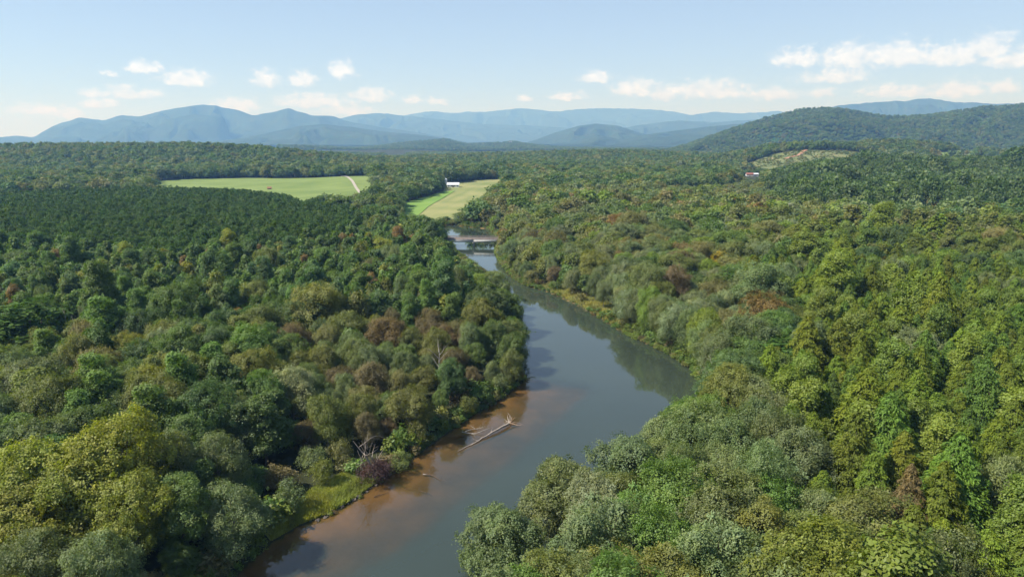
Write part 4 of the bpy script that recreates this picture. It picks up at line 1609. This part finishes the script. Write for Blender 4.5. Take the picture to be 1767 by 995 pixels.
def grass(name, poly, n, label, tint, hgt):
    poly = np.asarray(poly)
    x0, y0 = poly.min(0)
    x1, y1 = poly.max(0)
    x = rng.uniform(x0, x1, n * 4)
    y = rng.uniform(y0, y1, n * 4)
    ok = inside(poly, x, y) & (bank_d(x, y) > 0.15)
    x, y = x[ok][:n], y[ok][:n]
    m = len(x)
    z = terrain(x, y)
    cl = fbm(x / 2.2, y / 2.2, 3)
    h = hgt * rng.uniform(0.5, 1.2, m) * (0.35 + 1.3 * cl)
    a = rng.uniform(0, 2 * PI, m)
    t = np.stack([np.cos(a), np.sin(a), 0 * a], -1)
    lean = np.stack([rng.normal(0, .35, m), rng.normal(0, .35, m), np.ones(m)], -1)
    b = np.stack([x, y, z - 0.05], -1)
    wd = rng.uniform(0.05, 0.13, m)[:, None]
    v = np.stack([b - t * wd, b + t * wd, b + lean * h[:, None]], 1).reshape(-1, 3)
    f = np.arange(m * 3).reshape(-1, 3)
    me = mesh_np(name, v, f, [M_LEAF], {'lv': np.clip(cl + rng.uniform(-.25, .25, m), 0, 1), 'lw': np.clip((fbm(x / 5, y / 5, 2) - 0.4) * 4, 0, 1)})
    o = link(name, me)
    o['tint'] = list(tint)
    tag(o, label, 'grass', kind='stuff')


grass('bank_grass', GRASS_A, 26000, 'bright yellow-green grass on the open bank near the dead bush', (0.25, 0.28, 0.055), 0.75)
grass('bank_grass', GRASS_B, 16000, 'pale grass strip at the water below the silvery willows', (0.26, 0.26, 0.07), 0.9)
grass('bank_grass', GRASS_C, 9000, 'green grass fringe above the fallen log', (0.11, 0.17, 0.035), 0.7)

# leafy tangle at the foot of the trees along both banks
bx, by = [], []
for line in (LEFT_BANK, RIGHT_BANK):
    L_ = np.array(line)
    for a, b in zip(L_[:-1], L_[1:]):
        if max(a[1], b[1]) > 560 or max(a[1], b[1]) < 20:
            continue
        n = int(np.hypot(*(b - a)) / 0.32) + 1
        t = rng.random(n)[:, None]
        p = a + (b - a) * t + rng.normal(0, 2.4, (n, 2))
        bx.append(p[:, 0])
        by.append(p[:, 1])
# a closer fringe hiding the outer bank
L_ = np.array(RIGHT_BANK)
for a, b in zip(L_[:-1], L_[1:]):
    if 100 < a[1] < 520:
        n = int(np.hypot(*(b - a)) / 0.6) + 1
        p = a + (b - a) * rng.random(n)[:, None] + rng.normal(0, 0.35, (n, 2))
        bx.append(p[:, 0] - 0.1)
        by.append(p[:, 1] - 0.05)
bx, by = np.concatenate(bx), np.concatenate(by)
d_ = bank_d(bx, by)
ok = (d_ > -0.35) & ~inside(GRASS_A, bx, by) & ~(inside(GRASS_B, bx, by) & (rng.random(len(bx)) < 0.85))
ok &= ~(inside(GRASS_C, bx, by) & (rng.random(len(bx)) < 0.6))
bx, by, d_ = bx[ok], by[ok], d_[ok]
n_ = len(bx)
hh = rng.uniform(0.9, 2.8, n_) * np.clip(0.6 + d_ / 4, 0.6, 1.6)
cs = ['leaf-green', 'deep green', 'olive', 'tan-olive', 'fresh green', 'brown']
d_ = np.maximum(d_, 0.0)
tl = [tint_of(cs[rng.choice(6, p=[.26, .26, .18, .12, .12, .06])], rs) for _ in range(n_)]
gn_instances('undergrowth', 'leafy undergrowth tangled along both river banks', (bx, by, terrain(bx, by) - 0.1, hh * rng.uniform(.6, 1.0, n_), hh, np.array(['shrub_mid'] * n_), np.array(tl)), ['shrub_mid'], 'undergrowth')

# scrub on the clearcut slope
cx0, cy0 = np.min(CLEARCUT, 0)
cx1, cy1 = np.max(CLEARCUT, 0)
sx, sy = rng.uniform(cx0, cx1, 2600), rng.uniform(cy0, cy1, 2600)
ok = inside(CLEARCUT, sx, sy) & (fbm(sx / 40, sy / 40, 2) > 0.42)
sx, sy = sx[ok], sy[ok]
n_ = len(sx)
hh = rng.uniform(1.0, 3.2, n_)
gn_instances('slope_scrub', 'scattered scrub regrowing on the clearcut slope', (sx, sy, terrain(sx, sy), hh * .9, hh, np.array(['shrub_mid'] * n_),
             np.array([tint_of(['deep green', 'olive', 'tan-olive'][rng.integers(3)], rs) for _ in range(n_)])), ['shrub_mid'], 'scrub')

# ------------------------------------------------------------------ bridge
M_CONC = noise_mat('weathered_concrete', [(0.3, (0.30, 0.28, 0.25)), (0.7, (0.48, 0.46, 0.42))], 0.8, bump=0.2)
M_GIRDER = noise_mat('pale_girder', [(0.3, (0.36, 0.355, 0.34)), (0.7, (0.48, 0.475, 0.46))], 0.6, bump=0.15)
M_DECK = noise_mat('rusty_deck', [(0.3, (0.145, 0.120, 0.105)), (0.7, (0.24, 0.20, 0.175))], 0.5, bump=0.2)
M_DARKC = noise_mat('dark_stained_concrete', [(0.3, (0.035, 0.03, 0.03)), (0.7, (0.12, 0.11, 0.10))], 0.8)


def part(name, shapes, m, parent, smooth_=False):
    v, f = merge(shapes)
    return link(name, mesh_np(name, v, f, [m], smooth=smooth_), parent)


def build_bridge():
    x, y = at(818, 424.2, 0)
    root = empty('road_bridge', (x, y, 0))
    zb = at_y(818, 417.2, y - 4)[2]
    zt = at_y(818, 412.6, y - 5)[2]
    x0, x1 = -46, 52
    part('deck', [box(x0, x1, -5.0, 5.0, zt - 0.32, zt)], M_DECK, root)
    for yy in (-4.66, -1.5, 1.5, 4.66):
        segs = []
        for a in (-38.5, -19.2, 0.0, 19.2, 38.5):
            segs.append(box(a + 0.05, a + 19.1, yy - 0.3, yy + 0.3, zb, zt - 0.323))
        segs = [s_ for s_ in segs if s_[0][:, 0].max() < x1 + 8]
        part('girder', segs, M_GIRDER, root)
    for yy in (-4.85, 4.85):
        s_ = [box(x0, x1, yy - 0.12, yy + 0.12, zt + 0.55, zt + 0.85)]
        s_ += [box(a - 0.12, a + 0.12, yy - 0.1, yy + 0.1, zt + 0.002, zt + 0.55) for a in np.arange(x0 + 1, x1, 2.6)]
        part('parapet', s_, M_DECK, root)
    for a in (-19.2, 0.0, 19.2, 38.5):
        part('pier_cap', [box(a - 0.75, a + 0.75, -4.9, 4.9, zb - 0.75, zb - 0.003)], M_CONC, root)
        for yy, mm in ((-3.4, M_CONC), (3.4, M_CONC)):
            ang = np.linspace(0, 2 * PI, 13)[:-1]
            part('pier_column', [tube([(a, yy, -2.6), (a, yy, 0.2), (a, yy, zb - 0.753)], [0.62, 0.6, 0.55], 12)], mm, root, True)
    tag(root, 'low girder bridge with rusty brown deck crossing the river', 'bridge')


build_bridge()

# ------------------------------------------------------------------ farm buildings
M_WHITE = noise_mat('white_paint', [(0.3, (0.52, 0.52, 0.50)), (0.7, (0.66, 0.66, 0.64))], 0.3)
M_TIN = noise_mat('white_metal_roof', [(0.3, (0.52, 0.54, 0.56)), (0.7, (0.64, 0.65, 0.66))], 0.5, rough=0.45, spec=0.4)
M_REDROOF = noise_mat('red_roof', [(0.3, (0.17, 0.065, 0.05)), (0.7, (0.26, 0.11, 0.08))], 0.5)
M_RUSTROOF = noise_mat('rust_roof', [(0.3, (0.16, 0.09, 0.05)), (0.7, (0.30, 0.18, 0.10))], 0.8)
M_GREYROOF = noise_mat('grey_roof', [(0.3, (0.12, 0.12, 0.12)), (0.7, (0.22, 0.22, 0.22))], 0.5)
M_PANE = noise_mat('window_glass', [(0.3, (0.02, 0.025, 0.03)), (0.7, (0.05, 0.06, 0.07))], 0.5, rough=0.1, spec=0.6)
M_DOOR = noise_mat('door_paint', [(0.3, (0.10, 0.08, 0.06)), (0.7, (0.18, 0.14, 0.10))], 0.6)


def gable(root, lx, ly, hw, hr, mw, mr, windows=3, door=True, over=0.5, x0=0.0, y0=0.0):
    wv = [(-lx / 2, -ly / 2, -1), (lx / 2, -ly / 2, -1), (lx / 2, ly / 2, -1), (-lx / 2, ly / 2, -1), (-lx / 2, -ly / 2, hw), (lx / 2, -ly / 2, hw), (lx / 2, ly / 2, hw), (-lx / 2, ly / 2, hw),
          (-lx / 2, 0, hw + hr - .05), (lx / 2, 0, hw + hr - .05)]
    me = bpy.data.meshes.new('wall')
    me.from_pydata([(a + x0, b + y0, c) for a, b, c in wv], [], [(0, 1, 5, 4), (2, 3, 7, 6), (1, 2, 6, 9, 5), (3, 0, 4, 8, 7)])
    me.materials.append(mw)
    link('wall', me, root)
    e = ly / 2 + over
    s = hr / (ly / 2)
    th = 0.25
    rv, rf = [], []
    for sg in (-1, 1):
        k = len(rv)
        for dx in (-lx / 2 - over, lx / 2 + over):
            rv += [(dx + x0, sg * e + y0, hw - over * s + .03), (dx + x0, y0, hw + hr + .03), (dx + x0, sg * e + y0, hw - over * s + th), (dx + x0, y0, hw + hr + th)]
        rf += [(k, k + 4, k + 5, k + 1), (k + 2, k + 3, k + 7, k + 6), (k, k + 2, k + 6, k + 4), (k, k + 1, k + 3, k + 2), (k + 4, k + 6, k + 7, k + 5), (k + 1, k + 5, k + 7, k + 3)]
    me = bpy.data.meshes.new('roof')
    me.from_pydata(rv, [], rf)
    me.materials.append(mr)
    link('roof', me, root)
    if door:
        part('door', [box(x0 - 0.9, x0 + 0.9, y0 - ly / 2 - 0.08, y0 - ly / 2 - 0.003, 0, hw * 0.8)], M_DOOR, root)
    for i in range(windows):
        wx = x0 - lx / 2 + lx * (i + 0.5) / windows
        if door and abs(wx - x0) < 1.8:
            continue
        part('window', [box(wx - 0.55, wx + 0.55, y0 - ly / 2 - 0.07, y0 - ly / 2 - 0.003, hw * 0.35, hw * 0.8)], M_PANE, root)


def on_ground(px, py):
    z = 2.0
    for _ in range(8):
        x, y = at(px, py, z)
        z = float(terrain(x, y))
    return x, y, z


x, y, z = on_ground(782, 323)
b = empty('barn', (x, y, z), 0.05)
gable(b, 15, 9, 3.4, 2.4, M_WHITE, M_TIN, windows=4)
tag(b, 'long white barn with pale metal roof at the edge of the hay field', 'barn')
x, y, z = on_ground(769, 317)
b = empty('silo', (x, y, z))
part('wall', [tube([(0, 0, -0.5), (0, 0, 3), (0, 0, 6.0)], [2.3, 2.3, 2.3], 20)], M_WHITE, b, True)
part('roof', [tube([(0, 0, 6.02), (0, 0, 6.9), (0, 0, 7.6)], [2.45, 1.5, 0.05], 20)], M_TIN, b, True)
tag(b, 'small white round silo behind the long barn', 'silo')
x, y, z = on_ground(1293, 304)
b = empty('farmhouse', (x, y, z), -0.1)
gable(b, 11, 8, 3.2, 2.4, M_WHITE, M_REDROOF, windows=5)
tag(b, 'white farmhouse with red roof below the clearcut slope', 'house')
x, y, z = on_ground(1303, 304)
b = empty('shed', (x, y, z), 0.05)
gable(b, 9, 7, 3.4, 1.6, M_WHITE, M_TIN, windows=2)
tag(b, 'white metal-roofed shed beside the red-roofed farmhouse', 'shed')
hx, hy, hz = R_NEAR.xyz(np.array([881.0]), np.array([-0.06]))
b = empty('hilltop_house', (float(hx[0]), float(hy[0]), float(hz[0]) + 9), 0.1)
gable(b, 17, 10, 5, 3, M_WHITE, M_GREYROOF, windows=4)
tag(b, 'tiny white house on top of a wooded knoll', 'house')
x, y, z = on_ground(465, 327)
b = empty('hay_shelter', (x, y, z), 0.3)
gable(b, 4.6, 4, 1.8, 1.6, M_DOOR, M_RUSTROOF, windows=0)
tag(b, 'small rust-roofed shelter standing alone in the green pasture', 'shelter')

# ------------------------------------------------------------------ dead wood
def limb(p0, direction, length, r0, r, bend=0.25, n=7, up=0.0):
    d = nrm(np.array(direction, float))
    pts = [np.array(p0, float)]
    for i in range(n - 1):
        d = nrm(d + r.normal(size=3) * bend * 0.35 + np.array([0, 0, up]))
        pts.append(pts[-1] + d * length / (n - 1))
    pts = np.array(pts)
    rad = np.linspace(r0, r0 * 0.18, n)
    return pts, rad


def branching(p0, direction, length, r0, r, depth=2, kids=3, bend=0.3, up=0.05, sides=6):
    pts, rad = limb(p0, direction, length, r0, r, bend, up=up)
    out = [tube(pts, rad, sides)]
    if depth > 0:
        for k in range(kids):
            i = r.integers(2, len(pts) - 1)
            d = nrm(pts[i] - pts[i - 1]) + r.normal(size=3) * 0.75
            out += branching(pts[i], d, length * r.uniform(0.35, 0.6), rad[i] * 0.75, r, depth - 1, kids, bend, up, max(4, sides - 1))
    return out


def fallen_log():
    r = np.random.default_rng(5)
    ax, ay = at(790, 779, 0)
    bx_, by_ = at(878, 731, 0.5)
    root = empty('fallen_tree', (bx_, by_, 0))
    A = np.array([ax - bx_, ay - by_, 0.06])
    B = np.array([0, 0, 0.55])
    t = np.linspace(0, 1, 14)[:, None]
    pts = B + (A - B) * t
    pts[:, 2] += 0.12 * np.sin(t[:, 0] * 7)
    pts[1:-1, :2] += r.normal(0, 0.10, (12, 2))
    part('trunk', [tube(pts, np.linspace(0.30, 0.07, 14), 10)], M_DEADWOOD, root, True)
    for i in (5, 8, 10):
        part('branch_stub', branching(pts[i], (r.normal(), r.normal(), 0.5), 1.6, 0.09, r, 0), M_DEADWOOD, root, True)
    d0 = nrm(B - A)
    s0 = np.array([-d0[1], d0[0], 0])
    # upright and spreading roots at the root end
    for (a, u, l, rr, m) in [(0.1, 1.5, 3.2, 0.14, M_DEADWOOD), (0.7, 0.25, 3.6, 0.20, M_DEADWOOD), (-0.25, 1.2, 2.6, 0.13, M_DEADWOOD), (0.5, -0.12, 3.4, 0.16, M_ROOTWOOD),
                             (-1.1, -0.05, 3.4, 0.15, M_ROOTWOOD), (-0.6, 0.1, 3.0, 0.14, M_ROOTWOOD), (1.1, 0.5, 2.6, 0.15, M_DEADWOOD), (-0.9, 0.7, 2.2, 0.10, M_ROOTWOOD)]:
        dr = d0 * math.cos(a) + s0 * math.sin(a) * 1.1 + np.array([0, 0, u])
        part('root', branching(B + d0 * 0.3, dr, l * 0.85, rr * 0.8, r, 1, 1, 0.45, -0.02), m, root, True)
    tag(root, 'pale bare fallen tree lying in the brown shallows, roots at its far end', 'fallen tree')


fallen_log()


def dead(name, px, py, label, cat, specs, m, seed, z=None):
    r = np.random.default_rng(seed)
    x, y = at(px, py, 0.8)
    z = float(terrain(x, y)) if z is None else z
    root = empty(name, (x, y, z))
    for (d, l, rr) in specs:
        part('branch', branching((r.normal() * .2, r.normal() * .2, 0), d, l, rr, r, 2, 3, 0.4, 0.02), m, root, True)
    tag(root, label, cat)


dead('dead_snag', 648, 818, 'bleached forked dead branch rising above the dark red bush', 'dead tree', [((-0.35, -0.45, 1.3), 10.0, 0.30), ((0.05, -0.5, 1.1), 7.5, 0.22), ((-0.6, -0.5, 0.9), 6.5, 0.2)], M_DEADWOOD, 3)
dead('dead_branch', 800, 742, 'bare grey branches reaching into the water beside the fallen tree', 'dead branch', [((1.0, 0.1, 0.12), 6.5, 0.13), ((1.0, 0.5, 0.22), 5.5, 0.10), ((0.8, -0.25, 0.05), 5, 0.09)], M_PALEBARK, 8, 0.5)
dead('dead_branch', 372, 950, 'white dead branch leaning out of the shaded bank', 'dead branch', [((1.0, -0.1, 0.65), 6.5, 0.14), ((0.8, 0.2, 0.95), 5.0, 0.11), ((0.9, 0.4, 0.35), 5, 0.09)], M_DEADWOOD, 12)
dead('dead_branch', 868, 655, 'tangled grey branch hanging over the water behind the spit shrub', 'dead branch', [((0.7, 0.3, 1.1), 7.5, 0.13), ((0.9, 0.1, 0.8), 6.5, 0.10)], M_PALEBARK, 15)
for k, (px, py, hh_, lb) in enumerate([(118, 598, 14, 'bare grey dying tree among the olive crowns'), (757, 640, 11, 'bare white snag among brown bushy willows'), (1228, 672, 12, 'bare pale limbs above the river bend willows'),
                                      (985, 470, 12, 'bare grey tree behind the pale grass strip')]):
    r = np.random.default_rng(70 + k)
    x, y = at(px, py, 6)
    o = empty('dead_tree', (x, y, float(terrain(x, y))))
    part('trunk', [tube([(0, 0, -.5), (.1, 0, hh_ * .4), (.3, .1, hh_ * .75), (.2, .2, hh_)], [.26, .2, .12, .03], 7)], M_PALEBARK, o, True)
    for q in range(7):
        zq = hh_ * (0.4 + 0.075 * q)
        a_q = q * 2.4
        part('limb', branching((.15, 0, zq), (math.cos(a_q), math.sin(a_q), 0.9), hh_ * .34, .09, r, 1, 3, .3, .04, 5), M_PALEBARK, o, True)
    tag(o, lb, 'dead tree')
for k, (px, py, ln, ang, lb) in enumerate([(741, 817, 2.6, 0.15, 'short pale driftwood piece in the shallows below the dead bush'), (752, 822, 5.0, -0.55, 'sunken dark forked branch beside the pale driftwood'),
                                           (657, 851, 3.2, 0.9, 'thin dark stick in the shallows off the grassy bank'), (736, 849, 2.8, -0.4, 'small dark snag poking out of the brown water')]):
    r = np.random.default_rng(40 + k)
    x, y = at(px, py, 0)
    o = empty('driftwood', (x, y, 0.02), ang)
    part('branch', branching((-ln / 2, 0, -0.05), (1, 0, 0.06), ln, 0.16 if k == 0 else 0.11, r, 0 if k in (0, 2) else 1, 2, 0.3, -0.03), M_DEADWOOD if k == 0 else M_WETWOOD, o, True)
    tag(o, lb, 'driftwood', 'driftwood in the shallows')

# dark red dying bush on the bank
c, t = broadleaf(77, H=4.2, R=3.4, base=0.1, lobes=9, clumps=34, per=26, L=0.55, Wd=0.06, cr=0.5, droop=0.0, ragged=0.5)
x, y = at(650, 826, 0.5)
b = empty('dying_bush', (x, y, float(terrain(x, y)) - 0.1))
link('stem', mesh_np('stem', t[0], t[1], [M_BARK]), b)
o = link('twigs', crown_mesh('twigs', c, M_LEAF), b)
o['tint'] = [0.060, 0.026, 0.024]
tag(b, 'dark red-brown twiggy bush overhanging the brown shallows', 'bush')

# stones at the water's edge
ROCKS = []
for s in range(4):
    import bmesh
    bm = bmesh.new()
    bmesh.ops.create_icosphere(bm, subdivisions=2, radius=1.0)
    for v in bm.verts:
        f = 0.72 + 0.55 * noise.noise(v.co * 1.3 + Vector((s * 7, 0, 0))) + 0.12 * noise.noise(v.co * 4)
        v.co *= f
        v.co.z *= 0.65
    me = bpy.data.meshes.new('rock')
    bm.to_mesh(me)
    bm.free()
    me.materials.append(M_ROCK)
    ROCKS.append(me)
rr_ = np.random.default_rng(61)
E_ = np.array(LEFT_BANK)
sel = np.array([at(*p) for p in [(545, 898), (566, 888), (606, 866), (650, 834), (672, 818), (700, 800)]])
cum = np.concatenate([[0], np.cumsum(np.hypot(*np.diff(sel, axis=0).T))])
for k in range(26):
    s = (k + rr_.uniform(.1, .9)) / 26 * cum[-1]
    x = np.interp(s, cum, sel[:, 0]) + rr_.normal(0, .25)
    y = np.interp(s, cum, sel[:, 1]) + rr_.normal(0, .25)
    o = link('rock', ROCKS[k % 4], None, (x, y, max(float(terrain(x, y)), 0) + 0.02))
    q = rr_.uniform(0.25, 0.62) * (1.35 if k % 7 == 3 else 1)
    o.scale = (q * rr_.uniform(.8, 1.5), q, q * rr_.uniform(.6, 1))
    o.rotation_euler = (0, 0, rr_.uniform(0, 6.28))
    tag(o, f"{ordinal(k)} brown stone along the grassy bank's edge, counting toward the dead bush", 'rock', 'stones along the grassy bank')

# ------------------------------------------------------------------ the air
HAZE_TOP = 1050.0
v, f = box(-28500, 28500, -28500, 28500, -70.0, HAZE_TOP)
hz_ = bpy.data.materials.new('haze')
hz_.use_nodes = True
N, L = hz_.node_tree.nodes, hz_.node_tree.links
N.remove(N['Principled BSDF'])
pv = N.new('ShaderNodeVolumePrincipled')
pv.inputs['Color'].default_value = (0.25, 0.53, 1.0, 1)
pv.inputs['Absorption Color'].default_value = (1, 1, 1, 1)
pv.inputs['Density'].default_value = 1.05e-4
pv.inputs['Anisotropy'].default_value = 0.1
L.new(pv.outputs[0], N['Material Output'].inputs['Volume'])
h_o = link('haze', mesh_np('haze', v, f, [hz_]))
tag(h_o, 'thin blue summer haze filling the valley air', kind='stuff')
